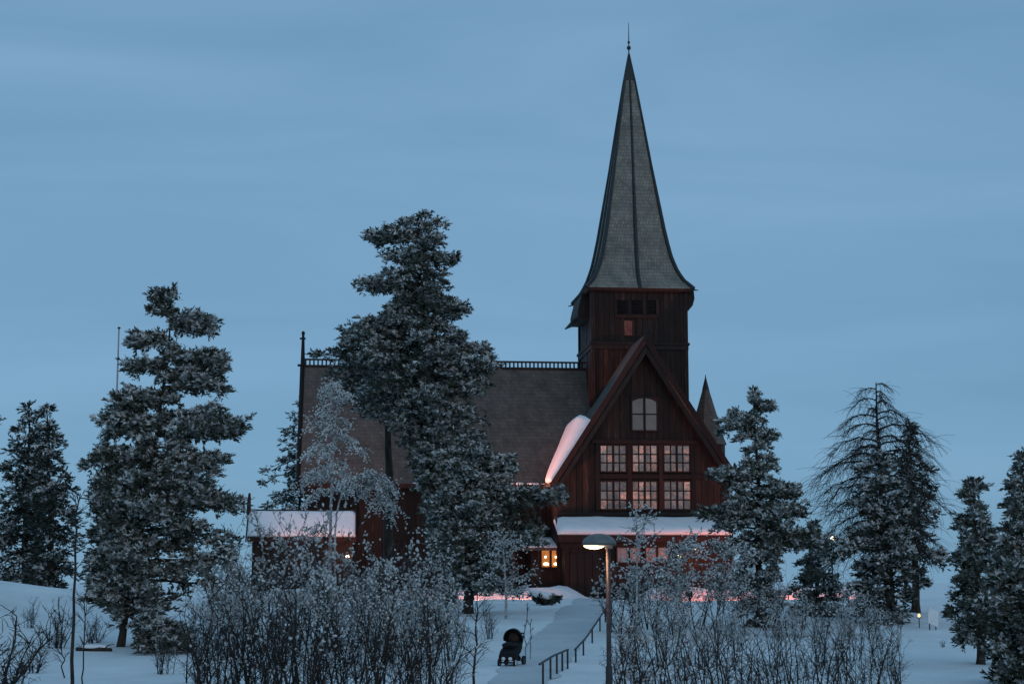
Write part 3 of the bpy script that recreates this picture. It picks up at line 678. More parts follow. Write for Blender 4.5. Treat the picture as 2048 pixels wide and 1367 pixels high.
# ------------------------------------------------------------------ flagpole
FY = 118; a = P(238, 657, FY); b = P(231, 868, FY)
gz = zg(b.x, FY); fx = b.x - (a.x - b.x) * (b.z - gz) / (a.z - b.z) * 0.35
flag = thing('flagpole', 'bare white flagpole behind the tall left pine', 'flagpole', (fx, FY, gz - 0.2))
Hf = a.z - gz + 0.2
M['polepaint'] = noisy('pole_paint', (0.30, 0.28, 0.27), (0.42, 0.38, 0.36), 3, 0.6)
MB().tube([(0, 0, 0), ((a.x - fx) * 0.5, 0, Hf * 0.5), (a.x - fx, 0, Hf)], [0.12, 0.09, 0.05], 10).build('pole', 'polepaint', flag, True)
MB().ell((a.x - fx, 0, Hf + 0.05), (0.12, 0.12, 0.08), 10, 6).build('knob', 'metal', flag, True)

# ------------------------------------------------------------------ handrails
def rail(pts, label, posts):
    w = [Vector(p) for p in pts]; o = w[0]
    t = thing('handrail', label, 'handrail', (o.x, o.y, zg(o.x, o.y)))
    base = Vector((o.x, o.y, zg(o.x, o.y)))
    def at(f):
        f *= len(w) - 1; i = min(int(f), len(w) - 2); return w[i].lerp(w[i + 1], f - i)
    MB().tube([at(k / 8) - base for k in range(9)], 0.032, 8).build('rail', 'metal', t)
    for f in posts:
        q = at(f); g = zg(q.x, q.y) - 0.15
        MB().tube([(q.x - base.x, q.y - base.y, g - base.z), (q.x - base.x, q.y - base.y, q.z - base.z + 0.01)], 0.030, 6).build('post', 'metal', t)
def rp_(px, Y, h): 
    x = P(px, 1300, Y).x; return (x, Y, zg(x, Y) + h)
rail([rp_(1079, 45.5, 0.62), rp_(1106, 49, 0.60), rp_(1136, 52.5, 0.58)], 'short lower handrail on stub posts beside the path', (0.12, 0.4, 0.62, 0.8, 0.985))
rail([rp_(1150, 54.5, 0.42), rp_(1172, 59, 0.5), rp_(1196, 65, 0.55), rp_(1212, 72, 0.55)], 'long upper handrail climbing towards the church behind the street lamp', (0.02, 0.25, 0.5, 0.75, 0.98))

# ------------------------------------------------------------------ pram
PY = 53.0; pg = ground_at(1022, PY)
pram = thing('pram', 'black pram with raised round hood standing on the snowy path', 'pram', (pg.x, PY, pg.z - 0.01), R(-18))
# local: -y towards the camera (foot end), +y the hood end
wpos = [(-0.25, -0.36, 0.12), (0.25, -0.36, 0.12), (-0.28, 0.40, 0.15), (0.28, 0.40, 0.15)]
for (x, y, r_) in wpos:
    wh = MB()
    n = 18; rm = r_ * 0.80; tw = 0.03
    for k in range(n):
        a = 2 * math.pi * k / n; 
        for (rr_, xx) in ((r_, -tw), (r_, tw), (rm, tw), (rm, -tw)): wh.v.append((x + xx, y + rr_ * math.cos(a), r_ + rr_ * math.sin(a)))
    for k in range(n):
        for e in range(4): wh.f.append((k * 4 + e, k * 4 + (e + 1) % 4, ((k + 1) % n) * 4 + (e + 1) % 4, ((k + 1) % n) * 4 + e))
    wo = wh.build('wheel', 'rubber', pram)
    MB().tube([(x - 0.018, y, r_), (x + 0.018, y, r_)], rm * 1.01, 18).build('hub', 'white' if y < 0 else 'metal', wo)
ch = MB()
for x in (-0.22, 0.22):
    ch.tube([(x, -0.36, 0.13), (x, 0.05, 0.34), (x, 0.40, 0.62), (x, 0.62, 0.92)], 0.018, 6); ch.tube([(x, 0.40, 0.16), (x, 0.05, 0.34), (x, -0.2, 0.42)], 0.018, 6)
ch.tube([(-0.26, -0.36, 0.12), (0.26, -0.36, 0.12)], 0.014, 6); ch.tube([(-0.29, 0.40, 0.15), (0.29, 0.40, 0.15)], 0.014, 6)
ch.build('chassis', 'metal', pram)
MB().tube([(-0.22, 0.62, 0.92), (-0.20, 0.68, 0.97), (0.20, 0.68, 0.97), (0.22, 0.62, 0.92)], 0.022, 8).build('handlebar', 'rubber', pram)
bs = MB()                                     # seat tub: lofted rounded sections from foot to head
secs = [(-0.46, 0.25, 0.17, 0.40), (-0.30, 0.27, 0.19, 0.52), (-0.05, 0.28, 0.24, 0.62), (0.18, 0.28, 0.34, 0.74), (0.36, 0.26, 0.44, 0.84)]
for (y, hw_, z0, z1) in secs:
    for k in range(12):
        a = 2 * math.pi * k / 12; c, s = math.cos(a), math.sin(a)
        bs.v.append((hw_ * math.copysign(abs(c) ** 0.6, c), y, (z0 + z1) / 2 + (z1 - z0) / 2 * math.copysign(abs(s) ** 0.6, s)))
for j in range(len(secs) - 1):
    for k in range(12): bs.f.append((j * 12 + k, j * 12 + (k + 1) % 12, (j + 1) * 12 + (k + 1) % 12, (j + 1) * 12 + k))
bs.f.append(tuple(range(12))[::-1]); bs.f.append(tuple(48 + k for k in range(12))); bs.build('carrycot', 'black', pram, True)
MB().box(-0.24, 0.24, -0.52, -0.30, 0.10, 0.135).build('footrest', 'black', pram)
MB().box(-0.20, 0.20, -0.15, 0.32, 0.17, 0.30).build('basket', 'black', pram)
for x in (-0.09, 0.13): MB().ell((x, -0.475, 0.235), (0.065, 0.02, 0.055), 10, 6).build('reflector', 'white', pram, True)
hd = MB(); nr, nh = 9, 14                     # hood: ribbed shell open towards the foot end
for (sc_) in (1.0, 0.93):
    for j in range(nr):
        a = R(-22 + 125 * j / (nr - 1)); ribk = 1.0 + (0.02 if j % 2 == 0 else -0.01)
        for k in range(nh):
            t = math.pi * k / (nh - 1)
            rx, ry = 0.31 * sc_ * ribk, 0.37 * sc_ * ribk
            rad = math.sin(t) * ry
            hd.v.append((rx * math.cos(t), 0.20 + rad * math.sin(a), 0.74 + rad * math.cos(a) + 0.02))
n1 = nr * nh
for s_ in (0, 1):
    for j in range(nr - 1):
        for k in range(nh - 1):
            q = (s_ * n1 + j * nh + k, s_ * n1 + j * nh + k + 1, s_ * n1 + (j + 1) * nh + k + 1, s_ * n1 + (j + 1) * nh + k)
            hd.f.append(q if s_ else q[::-1])
for j in (0, nr - 1):
    for k in range(nh - 1): hd.f.append((j * nh + k, j * nh + k + 1, n1 + j * nh + k + 1, n1 + j * nh + k))
hd.build('hood', 'black', pram, True)
MB().ell((0, 0.30, 0.84), (0.19, 0.10, 0.20), 12, 8).build('pillow', 'brownfab', pram, True)
MB().ell((0, -0.08, 0.63), (0.25, 0.34, 0.10), 14, 8).build('blanket', 'black', pram, True)

# ------------------------------------------------------------------ fallen log at the left
bg_ = ground_at(190, 58)
log = thing('fallen_log', 'dark fallen log under a strip of snow left of the leaning pine', 'log', (bg_.x, 58, bg_.z), R(-6))
MB().tube([(-0.62, 0, 0.04), (-0.2, 0.03, 0.09), (0.2, -0.02, 0.08), (0.6, 0.02, 0.03)], [0.09, 0.10, 0.095, 0.07], 8).build('trunk', 'bark', log, True)
MB().tube([(-0.3, 0.02, 0.10), (-0.42, -0.05, 0.34), (-0.50, -0.06, 0.52)], [0.035, 0.025, 0.01], 6).tube([(0.35, 0, 0.06), (0.5, -0.1, 0.2), (0.72, -0.12, 0.24)], [0.03, 0.02, 0.01], 6).build('branch_stub', 'bark', log, True)
sc0 = MB().ell((0, 0.02, 0.14), (0.55, 0.12, 0.09), 18, 6); sc0.v = [(x, y, z + 0.02 * noise.noise((x * 5, y * 5, 1))) for x, y, z in sc0.v]; sc0.build('snow_cap', 'roofsnow', log, True)

# ------------------------------------------------------------------ conifers
def icosa():
    t = (1 + 5 ** .5) / 2
    v = np.array([(-1, t, 0), (1, t, 0), (-1, -t, 0), (1, -t, 0), (0, -1, t), (0, 1, t), (0, -1, -t), (0, 1, -t), (t, 0, -1), (t, 0, 1), (-t, 0, -1), (-t, 0, 1)], float)
    v /= np.linalg.norm(v[0])
    f = np.array([(0, 11, 5), (0, 5, 1), (0, 1, 7), (0, 7, 10), (0, 10, 11), (1, 5, 9), (5, 11, 4), (11, 10, 2), (10, 7, 6), (7, 1, 8), (3, 9, 4), (3, 4, 2), (3, 2, 6), (3, 6, 8), (3, 8, 9), (4, 9, 5), (2, 4, 11), (6, 2, 10), (8, 6, 7), (9, 8, 1)])
    return v, f
ICO = icosa()
OCT = (np.array([(1, 0, 0), (-1, 0, 0), (0, 1, 0), (0, -1, 0), (0, 0, 1), (0, 0, -1)], float), np.array([(0, 2, 4), (2, 1, 4), (1, 3, 4), (3, 0, 4), (2, 0, 5), (1, 2, 5), (3, 1, 5), (0, 3, 5)]))
def tuft_template(rng, n, spread, wid, flat=0.55):
    V = []; F = []
    for i in range(n):
        u = rng.uniform(-0.15, 0.75); a = rng.uniform(0, 2 * math.pi); s = rng.uniform(0.4, 1.0) * spread
        d = np.array([1.0, math.cos(a) * s, math.sin(a) * s * flat + 0.12]); d /= np.linalg.norm(d)
        ln = rng.uniform(0.5, 1.0) * (1.05 - 0.35 * max(0, u))
        side = np.cross(d, [rng.normal(), rng.normal(), rng.normal()]); side /= np.linalg.norm(side) + 1e-9
        b = np.array([u, 0, 0]); k = len(V)
        V += [b, b + d * ln * 0.5 + side * wid * 0.72, b + d * ln, b + d * ln * 0.5 - side * wid * 0.72]
        F += [(k, k + 1, k + 2), (k, k + 2, k + 3)]
    return np.array(V), np.array(F)
def frames(D, rng, upb=1.0):
    D = D / (np.linalg.norm(D, axis=1, keepdims=True) + 1e-9)
    up = np.tile([0, 0, 1.0], (len(D), 1)) + rng.normal(0, 0.25, D.shape)
    S = np.cross(up, D); S /= np.linalg.norm(S, axis=1, keepdims=True) + 1e-9
    U = np.cross(D, S); return D, S, U
def instance(Vt, Ft, pos, D, S, U, scl):
    n = len(pos); sc_ = scl if scl.ndim == 2 else np.repeat(scl[:, None], 3, 1)
    W = pos[:, None, :] + (Vt[None, :, 0:1] * sc_[:, None, 0:1]) * D[:, None, :] + (Vt[None, :, 1:2] * sc_[:, None, 1:2]) * S[:, None, :] + (Vt[None, :, 2:3] * sc_[:, None, 2:3]) * U[:, None, :]
    Fs = Ft[None] + (np.arange(n) * len(Vt))[:, None, None]
    return W.reshape(-1, 3), Fs.reshape(-1, 3)
def tubes_np(lines, sides=3):
    """lines: list of (pts (k,3), radii (k)) -> joined tri/quad tube mesh as triangles"""
    Vs = []; Fs = []; base = 0
    ang = np.arange(sides) * 2 * math.pi / sides; ca, sa = np.cos(ang), np.sin(ang)
    for pts, rad in lines:
        k = len(pts); d = np.gradient(pts, axis=0); d /= np.linalg.norm(d, axis=1, keepdims=True) + 1e-9
        ref = np.tile([0.13, 0.98, 0.1], (k, 1)); a = np.cross(d, ref); a /= np.linalg.norm(a, axis=1, keepdims=True) + 1e-9; b = np.cross(d, a)
        ring = pts[:, None] + (a[:, None] * ca[None, :, None] + b[:, None] * sa[None, :, None]) * rad[:, None, None]
        Vs.append(ring.reshape(-1, 3))
        i = np.arange(k - 1)[:, None] * sides; j = np.arange(sides)[None]; jn = (j + 1) % sides
        q = np.stack([i + j, i + jn, i + sides + jn, i + sides + j], -1).reshape(-1, 4) + base
        Fs.append(q); base += k * sides
    return np.concatenate(Vs), np.concatenate(Fs)

def conifer(name, label, cat, outline, Y, trunk, kind, dens=1.0, tuft=0.42, snow=0.6, seed=1, base_r=0.22, group=None, sag=0.12, snowsz=1.0, limbs_px=(), tier=0.9):
    rng = np.random.default_rng(seed)
    o3 = sorted([(P(a, py, Y).z, P(a, py, Y).x, P(b, py, Y).x) for (py, a, b) in outline])
    Z = np.array([r[0] for r in o3]); XLs = np.array([r[1] for r in o3]); XRs = np.array([r[2] for r in o3])
    tp = [P(a, py, Y) for (a, py) in trunk]; tp = sorted(tp, key=lambda p: p.z)
    gz0 = zg(tp[0].x, Y); tz_ = np.array([gz0 - 0.25] + [p.z for p in tp if p.z > gz0 + 0.3]); txs = np.array([tp[0].x] + [p.x for p in tp if p.z > gz0 + 0.3])
    loc = Vector((tp[0].x, Y, gz0)); t = thing(name, label, cat, loc, 0, group)
    org = np.array(loc)
    axis = lambda z: np.interp(z, tz_, txs)
    top = Z[-1]; zz = np.linspace(gz0 - 0.25, min(top, tz_[-1] + 0.01) - 0.05, 14)
    tr = np.stack([axis(zz) + 0.04 * np.sin(zz * 1.3 + seed), Y + 0.05 * np.sin(zz * 0.9 + seed * 2), zz], 1)
    rad = base_r * np.clip(1 - (zz - zz[0]) / (top - zz[0]) * 0.93, 0.03, 1) ** 0.9; rad[0] *= 1.35
    V, F = tubes_np([(tr - org, rad)], 9); link('trunk', npmesh('trunk', V, F, True), 'bark', t)
    # branches placed where the crown is wide
    zs = np.linspace(Z[0], Z[-1], 300); wd = np.interp(zs, Z, XRs - XLs) * 0.5 + 0.25
    cdf = np.cumsum(wd ** 1.15); tot = cdf[-1]; cdf /= tot
    area = float(np.trapezoid(wd, zs)) if hasattr(np, 'trapezoid') else float(np.trapz(wd, zs))
    nb = int(dens * area * 4.3) + 12
    limbs = []; PP = []; DD = []; TT = []; CL = []; CD = []
    ph0 = rng.uniform(0, 6.28, 6); spec = []
    for (lx_, ly_) in limbs_px:
        tp_ = P(lx_, ly_, Y); ax = float(axis(tp_.z)); side = 0.0 if tp_.x > ax else math.pi
        for k in range(4): spec.append((tp_.z + rng.normal(0, 0.07), side + rng.normal(0, 0.30), abs(tp_.x - ax) * (1.0 if k < 2 else rng.uniform(0.75, 0.98))))
    for i in range(nb + len(spec)):
        if i < nb: z = float(np.interp((i + rng.random()) / nb, cdf, zs)); phi = i * 2.39996 + rng.normal(0, 0.35)
        else: z, phi, rf = spec[i - nb]
        ax = float(axis(z))
        rR = max(0.12, np.interp(z, Z, XRs) - ax); rL = max(0.12, ax - np.interp(z, Z, XLs)); c, s = math.cos(phi), math.sin(phi)
        wR = (1 + c) / 2; r = rR * wR + rL * (1 - wR)
        if abs(c) < 0.7: r = min(r, 0.5 * (rR + rL) * 1.05)
        ln = r * rng.choice([rng.uniform(0.5, 0.8), rng.uniform(0.85, 1.03)], p=[0.35, 0.65])
        if i >= nb: ln = rf
        elif tier: ln *= 0.74 + 0.28 * (0.5 + 0.5 * math.cos(2 * math.pi * z / tier + ph0[int((phi % 6.283) / 1.048) % 6]))
        if kind == 'pine': rise = 0.16 * ln; droop = 0.10 * ln + sag
        else: rise = -0.12 * ln; droop = 0.22 * ln
        z0 = z - rise + droop * 0.8
        z0 = min(z0, top - 0.05); 
        k = 6; tt = np.linspace(0, 1, k); wob = rng.normal(0, 0.05 * ln, (k, 3)); wob[0] = 0
        pts = np.stack([ax + c * ln * tt, Y + s * ln * tt, z0 + rise * tt - droop * tt ** 2], 1) + wob * tt[:, None]
        limbs.append((pts - org, np.linspace(0.018 + 0.016 * ln, 0.010, k)))
        m = int((2.0 + 2.6 * ln + 0.75 * ln * ln) * dens * (0.42 / tuft) ** 1.5 * rng.uniform(0.75, 1.25)) + 1
        u = np.append(rng.beta(1.7, 1.2, m) * 0.92 + 0.05, 0.97); m += 1
        base = np.stack([np.interp(u, tt, pts[:, a]) for a in range(3)], 1)
        lat = rng.normal(0, 0.5, m) * (0.10 + 0.32 * ln) * np.sin(np.clip(u, 0.1, 0.97) * math.pi) ** 0.7 * 0.66
        perp = np.array([-s, c, 0]); vj = rng.normal(0, 0.035 + 0.025 * ln, m) - 0.25 * np.abs(lat) * (0.5 if kind == 'pine' else 0.9)
        cc = base + perp * lat[:, None]; cc[:, 2] += vj
        q = 5; CL.append(cc); CD.append(np.tile([c, s, 0.1], (m, 1)))
        j_ = rng.normal(0, 1, (m, q, 3)) * np.array([1, 1, 0.62]) * tuft * 0.30
        p = (cc[:, None] + j_).reshape(-1, 3)
        d = (j_ / (tuft * 0.30) * 0.9).reshape(-1, 3) + np.array([c * 0.9, s * 0.9, 0.25 if kind == 'pine' else -0.2]); m = len(p)
        PP.append(p); DD.append(d); TT.append(np.full(m, ln))
    # leader tufts
    m = 8; u = rng.random(m); zt_l = top - 0.15 - u * 0.6
    PP.append(np.stack([axis(zt_l) + rng.normal(0, 0.05, m), np.full(m, Y), zt_l], 1)); DD.append(np.stack([rng.normal(0, .5, m), rng.normal(0, .5, m), np.ones(m)], 1)); TT.append(np.full(m, 0.5))
    V, F = tubes_np(limbs, 4); tag(link('branches', npmesh('branches', V, F, True), 'bark', t), kind='stuff')
    PP = np.concatenate(PP) - org; DD = np.concatenate(DD)
    D, S, U = frames(DD, rng)
    scl = tuft * rng.uniform(0.5, 1.0, len(PP))
    Vs = []; Fs = []; b0 = 0; pick = rng.integers(0, 4, len(PP))
    for q in range(4):
        Vt, Ft = tuft_template(np.random.default_rng(100 + q + (10 if kind == 'pine' else 0)), 11, 1.15 if kind == 'pine' else 0.85, 0.15 if kind == 'pine' else 0.14)
        sel = pick == q
        v, f = instance(Vt, Ft, PP[sel], D[sel], S[sel], U[sel], scl[sel]); Vs.append(v); Fs.append(f + b0); b0 += len(v)
    link('crown', npmesh('crown', np.concatenate(Vs), np.concatenate(Fs)), kind, t)['kind'] = 'stuff'
    # snow lumps resting on the tufts
    CLs = np.concatenate(CL) - org; CDs = np.concatenate(CD)
    nzv = np.array([noise.noise(Vector(p * 0.33) + Vector((seed * 3.7, 0, 0))) for p in CLs])
    sel = rng.random(len(CLs)) < np.clip(snow * (1.25 + 1.7 * nzv), 0.05, 1.0)
    c1 = np.repeat(CLs[sel], 4, 0); cd = np.repeat(CDs[sel], 4, 0); n = len(c1)
    ps = c1 + rng.normal(0, 1, (n, 3)) * np.array([0.42, 0.42, 0.18]) * tuft; ps[:, 2] += tuft * 0.20
    D2, S2, U2 = frames(cd + rng.normal(0, 0.5, (n, 3)), rng)
    s3 = tuft * snowsz * np.stack([rng.uniform(0.14, 0.44, n), rng.uniform(0.10, 0.24, n), rng.uniform(0.06, 0.14, n)], 1)
    Vt, Ft = OCT
    v, f = instance(Vt, Ft, ps, D2, S2, U2, s3 * 1.15); v = v + rng.normal(0, 0.02, v.shape)
    c2 = np.repeat(CLs[sel], 3, 0); n2 = len(c2); Vt, Ft = tuft_template(np.random.default_rng(77), 8, 1.2, 0.15)
    D3, S3, U3 = frames(np.repeat(CDs[sel], 3, 0) * 0.7 + rng.normal(0, 0.7, (n2, 3)) + np.array([0, 0, 0.35]), rng)
    p3 = c2 + rng.normal(0, 1, (n2, 3)) * np.array([0.28, 0.28, 0.12]) * tuft; p3[:, 2] += tuft * 0.14
    v3, f3 = instance(Vt, Ft, p3, D3, S3, U3, tuft * rng.uniform(0.5, 0.95, n2))
    f = np.concatenate([f, f3 + len(v)]); v = np.concatenate([v, v3])
    tag(link('snow', npmesh('snow', v, f, False), 'treesnow', t), kind='stuff')
    return t

TREES = [
 dict(name='pine_tree', label='tallest snow dusted pine in front of the long church roof', cat='tree', Y=88, kind='pine', seed=11, base_r=0.34, tuft=0.31, snow=0.62, dens=0.82, limbs_px=((727, 474), (708, 566), (682, 665), (938, 615), (1000, 725), (985, 690), (918, 520)),
      trunk=[(905, 1235), (868, 1000), (838, 780), (838, 430)],
      outline=[(424, 832, 850), (436, 800, 892), (455, 742, 896), (475, 727, 890), (500, 742, 880), (520, 735, 915), (545, 725, 920), (565, 708, 915), (585, 735, 935), (615, 725, 938), (640, 695, 925), (665, 682, 950), (700, 690, 985), (735, 690, 1000), (770, 705, 1000), (800, 715, 985), (850, 770, 985), (900, 800, 990), (960, 825, 985), (1020, 850, 980), (1080, 860, 960)]),
 dict(name='pine_tree', label='shorter pine whose bushy top touches the ridge left of the tallest pine', cat='tree', Y=95, kind='pine', seed=12, base_r=0.36, tuft=0.31, snow=0.6, dens=0.85,
      trunk=[(776, 1205), (778, 940), (776, 830), (735, 640)],
      outline=[(640, 700, 760), (662, 640, 770), (690, 618, 780), (720, 622, 790), (750, 640, 800), (780, 650, 800), (810, 655, 795), (840, 690, 790)]),
 dict(name='pine_tree', label='snow laden broad pine with a branch pointing at the gable corner', cat='tree', Y=78, kind='pine', seed=13, base_r=0.24, tuft=0.29, limbs_px=((1130, 985), (1100, 1075), (1030, 930)), snow=0.85, dens=0.95, snowsz=1.2,
      trunk=[(936, 1266), (934, 1080), (945, 880)],
      outline=[(860, 925, 965), (885, 890, 1000), (910, 870, 1030), (940, 850, 1035), (965, 845, 1040), (985, 840, 1070), (1010, 830, 1080), (1040, 835, 1080), (1075, 840, 1100), (1110, 850, 1085), (1150, 870, 1060), (1185, 900, 1040)]),
 dict(name='pine_tree', label='leaning pine at left with spreading snowy branches and bare lower trunk', cat='tree', Y=60, kind='pine', seed=21, base_r=0.13, tuft=0.29, snow=0.55, dens=0.9,
      trunk=[(238, 1308), (256, 1180), (296, 1000), (330, 760), (345, 572)],
      limbs_px=((312, 592), (308, 620), (425, 642), (428, 658), (262, 682), (275, 676), (452, 716), (256, 735), (448, 740), (450, 768), (222, 806), (235, 792), (200, 850), (215, 838), (495, 850), (480, 835), (470, 860), (175, 912), (455, 920), (490, 1000), (178, 1190)),
      outline=[(568, 340, 352), (590, 336, 351), (618, 331, 360), (640, 330, 366), (668, 324, 370), (700, 318, 378), (735, 312, 378), (772, 314, 374), (790, 300, 358), (820, 288, 372), (850, 278, 385), (880, 266, 398), (910, 230, 425), (950, 190, 465), (1000, 178, 488), (1050, 178, 485), (1100, 185, 480), (1150, 190, 470), (1190, 185, 455), (1225, 240, 430), (1250, 260, 410)]),
 dict(name='pine_tree', label='low drooping pine bough clump just right of the leaning pine trunk', cat='tree', Y=57, kind='pine', seed=22, base_r=0.08, tuft=0.26, snow=0.35, dens=0.8,
      trunk=[(292, 1318), (300, 1250)],
      outline=[(1235, 285, 345), (1260, 282, 400), (1285, 280, 400), (1300, 290, 390)]),
 dict(name='spruce_tree', label='dark spruce standing just left behind the leaning pine', cat='tree', Y=92, kind='spruce', seed=31, base_r=0.25, tuft=0.34, snow=0.25, dens=0.8,
      trunk=[(218, 1190), (216, 850)],
      outline=[(846, 212, 220), (880, 198, 240), (920, 178, 262), (980, 168, 280), (1050, 165, 300), (1120, 160, 310), (1175, 165, 305), (1195, 170, 300)]),
 dict(name='spruce_tree', label='dark spruce at far left, left one of the twin tops', cat='tree', Y=108, kind='spruce', seed=32, base_r=0.26, tuft=0.40, snow=0.22, dens=0.8,
      trunk=[(48, 1185), (60, 806)],
      outline=[(804, 55, 64), (830, 40, 78), (860, 28, 88), (900, 6, 96), (940, -8, 105), (1000, -25, 110), (1080, -30, 110), (1160, -30, 105), (1188, -20, 100)]),
 dict(name='spruce_tree', label='dark spruce at far left, right one of the twin tops', cat='tree', Y=105, kind='spruce', seed=33, base_r=0.26, tuft=0.40, snow=0.25, dens=0.8,
      trunk=[(104, 1185), (94, 808)],
      outline=[(806, 88, 100), (830, 78, 108), (870, 66, 122), (900, 62, 128), (940, 55, 152), (1000, 48, 165), (1080, 55, 168), (1160, 65, 165), (1190, 70, 160)]),
 dict(name='pine_tree', label='pine cut off by the left picture edge with one branch tip showing', cat='tree', Y=70, kind='pine', seed=34, base_r=0.2, tuft=0.31, snow=0.4, dens=0.5,
      trunk=[(-75, 1190), (-70, 790)],
      outline=[(780, -80, -55), (825, -120, 8), (845, -120, 4), (862, -130, 14), (890, -140, -15), (1000, -150, -30), (1100, -140, -40)]),
 dict(name='spruce_tree', label='small spruce peeking out behind the left end of the church roof', cat='tree', Y=140, kind='spruce', seed=41, base_r=0.2, tuft=0.40, snow=0.25, dens=0.5,
      trunk=[(598, 1190), (600, 795)],
      outline=[(790, 596, 606), (830, 578, 618), (870, 555, 635), (905, 545, 640), (940, 512, 650), (980, 522, 655), (1020, 520, 660), (1080, 515, 660), (1150, 520, 660)]),
 dict(name='spruce_tree', label='slender snowy spruce standing right of the front gable', cat='tree', Y=70, kind='pine', seed=51, base_r=0.17, tuft=0.27, snow=0.65, dens=0.8, limbs_px=((1436, 850), (1545, 815), (1548, 872), (1416, 950), (1618, 1022), (1402, 1022), (1660, 1072), (1640, 1085), (1596, 985)),
      trunk=[(1519, 1305), (1516, 1000), (1508, 772)],
      outline=[(770, 1503, 1512), (782, 1495, 1524), (798, 1502, 1518), (812, 1490, 1545), (835, 1452, 1544), (852, 1436, 1540), (872, 1462, 1548), (905, 1456, 1552), (935, 1420, 1565), (960, 1416, 1580), (990, 1428, 1596), (1020, 1402, 1618), (1045, 1425, 1625), (1075, 1435, 1610), (1110, 1440, 1600), (1160, 1440, 1600), (1210, 1455, 1590), (1260, 1475, 1570)]),
 dict(name='spruce_tree', label='spruce under the bare larch with drooping frosted boughs', cat='tree', Y=72, kind='spruce', seed=61, base_r=0.2, tuft=0.31, snow=0.5, dens=0.85,
      trunk=[(1782, 1300), (1772, 1100), (1756, 890)],
      outline=[(888, 1748, 1764), (920, 1728, 1780), (960, 1705, 1805), (1010, 1690, 1838), (1060, 1680, 1840), (1110, 1640, 1835), (1160, 1650, 1830), (1210, 1670, 1830), (1260, 1690, 1820), (1290, 1710, 1810)]),
 dict(name='spruce_tree', label='narrow dark spruce with bare tip right of the larch', cat='tree', Y=80, kind='spruce', seed=62, base_r=0.2, tuft=0.31, snow=0.35, dens=0.85,
      trunk=[(1835, 1290), (1826, 1050), (1814, 838)],
      outline=[(836, 1810, 1818), (862, 1798, 1832), (900, 1788, 1842), (940, 1790, 1868), (1000, 1792, 1880), (1060, 1795, 1895), (1120, 1800, 1895), (1170, 1810, 1860)]),
 dict(name='pine_tree', label='bushy pine at far right, the left one with a pointed top', cat='tree', Y=54, kind='pine', seed=71, base_r=0.14, tuft=0.27, snow=0.5, dens=1.2,
      trunk=[(1962, 1330), (1955, 1150), (1946, 955)],
      outline=[(950, 1940, 1953), (975, 1925, 1962), (1000, 1918, 1968), (1020, 1908, 1980), (1045, 1908, 2000), (1100, 1905, 2025), (1160, 1900, 2035), (1220, 1898, 2040), (1260, 1912, 2030), (1300, 1935, 2010)]),
 dict(name='pine_tree', label='bushy pine cut off by the right picture edge, reaching the bottom', cat='tree', Y=46, kind='pine', seed=72, base_r=0.16, tuft=0.26, snow=0.5, dens=1.25,
      trunk=[(2040, 1420), (2042, 1150), (2046, 905)],
      outline=[(905, 2038, 2056), (930, 2022, 2075), (960, 1996, 2090), (990, 1992, 2100), (1040, 1985, 2110), (1100, 1965, 2120), (1160, 1940, 2130), (1220, 1930, 2140), (1270, 1925, 2140), (1320, 1948, 2130), (1355, 1955, 2130), (1385, 1975, 2120)]),
 dict(name='pine_tree', label='young low pine between the slender spruce and the larch', cat='tree', Y=76, kind='pine', seed=73, base_r=0.1, tuft=0.29, snow=0.6, dens=0.8,
      trunk=[(1640, 1290), (1634, 1050)],
      outline=[(1045, 1626, 1642), (1075, 1600, 1650), (1110, 1580, 1665), (1150, 1575, 1690), (1200, 1570, 1700), (1240, 1575, 1700), (1270, 1590, 1680)]),
]
for kw in TREES: conifer(**kw)

# ------------------------------------------------------------------ bare frosted trees
def polyline(p0, d0, length, k, rng, wander, grav):
    pts = [np.array(p0, float)]; d = np.array(d0, float); d /= np.linalg.norm(d); st = length / (k - 1)
    for _ in range(k - 1):
        d = d + rng.normal(0, wander, 3) + np.array([0, 0, grav]); d /= np.linalg.norm(d); pts.append(pts[-1] + d * st)
    return np.array(pts)
def lumps(pos, rng, size, flat=0.6):
    n = len(pos); D = rng.normal(0, 1, (n, 3)); D, S, U = frames(D, rng)
    s3 = np.stack([size * rng.uniform(0.6, 1.5, n), size * rng.uniform(0.5, 1.0, n), size * flat * rng.uniform(0.6, 1.1, n)], 1)
    return instance(ICO[0], ICO[1], pos, D, S, U, s3)
def finish_bare(t, main, twigs, tips, rng, mats=('bark', 'twig', 'treesnow'), lump=0.05, names=('trunk', 'twigs', 'frost')):
    V, F = tubes_np(main, 6); link(names[0], npmesh(names[0], V, F, True), mats[0], t)
    if twigs: V, F = tubes_np(twigs, 3); tag(link(names[1], npmesh(names[1], V, F, True), mats[1], t), kind='stuff')
    if len(tips): v, f = lumps(np.array(tips), rng, lump); tag(link(names[2], npmesh(names[2], v, f, True), mats[2], t), kind='stuff')

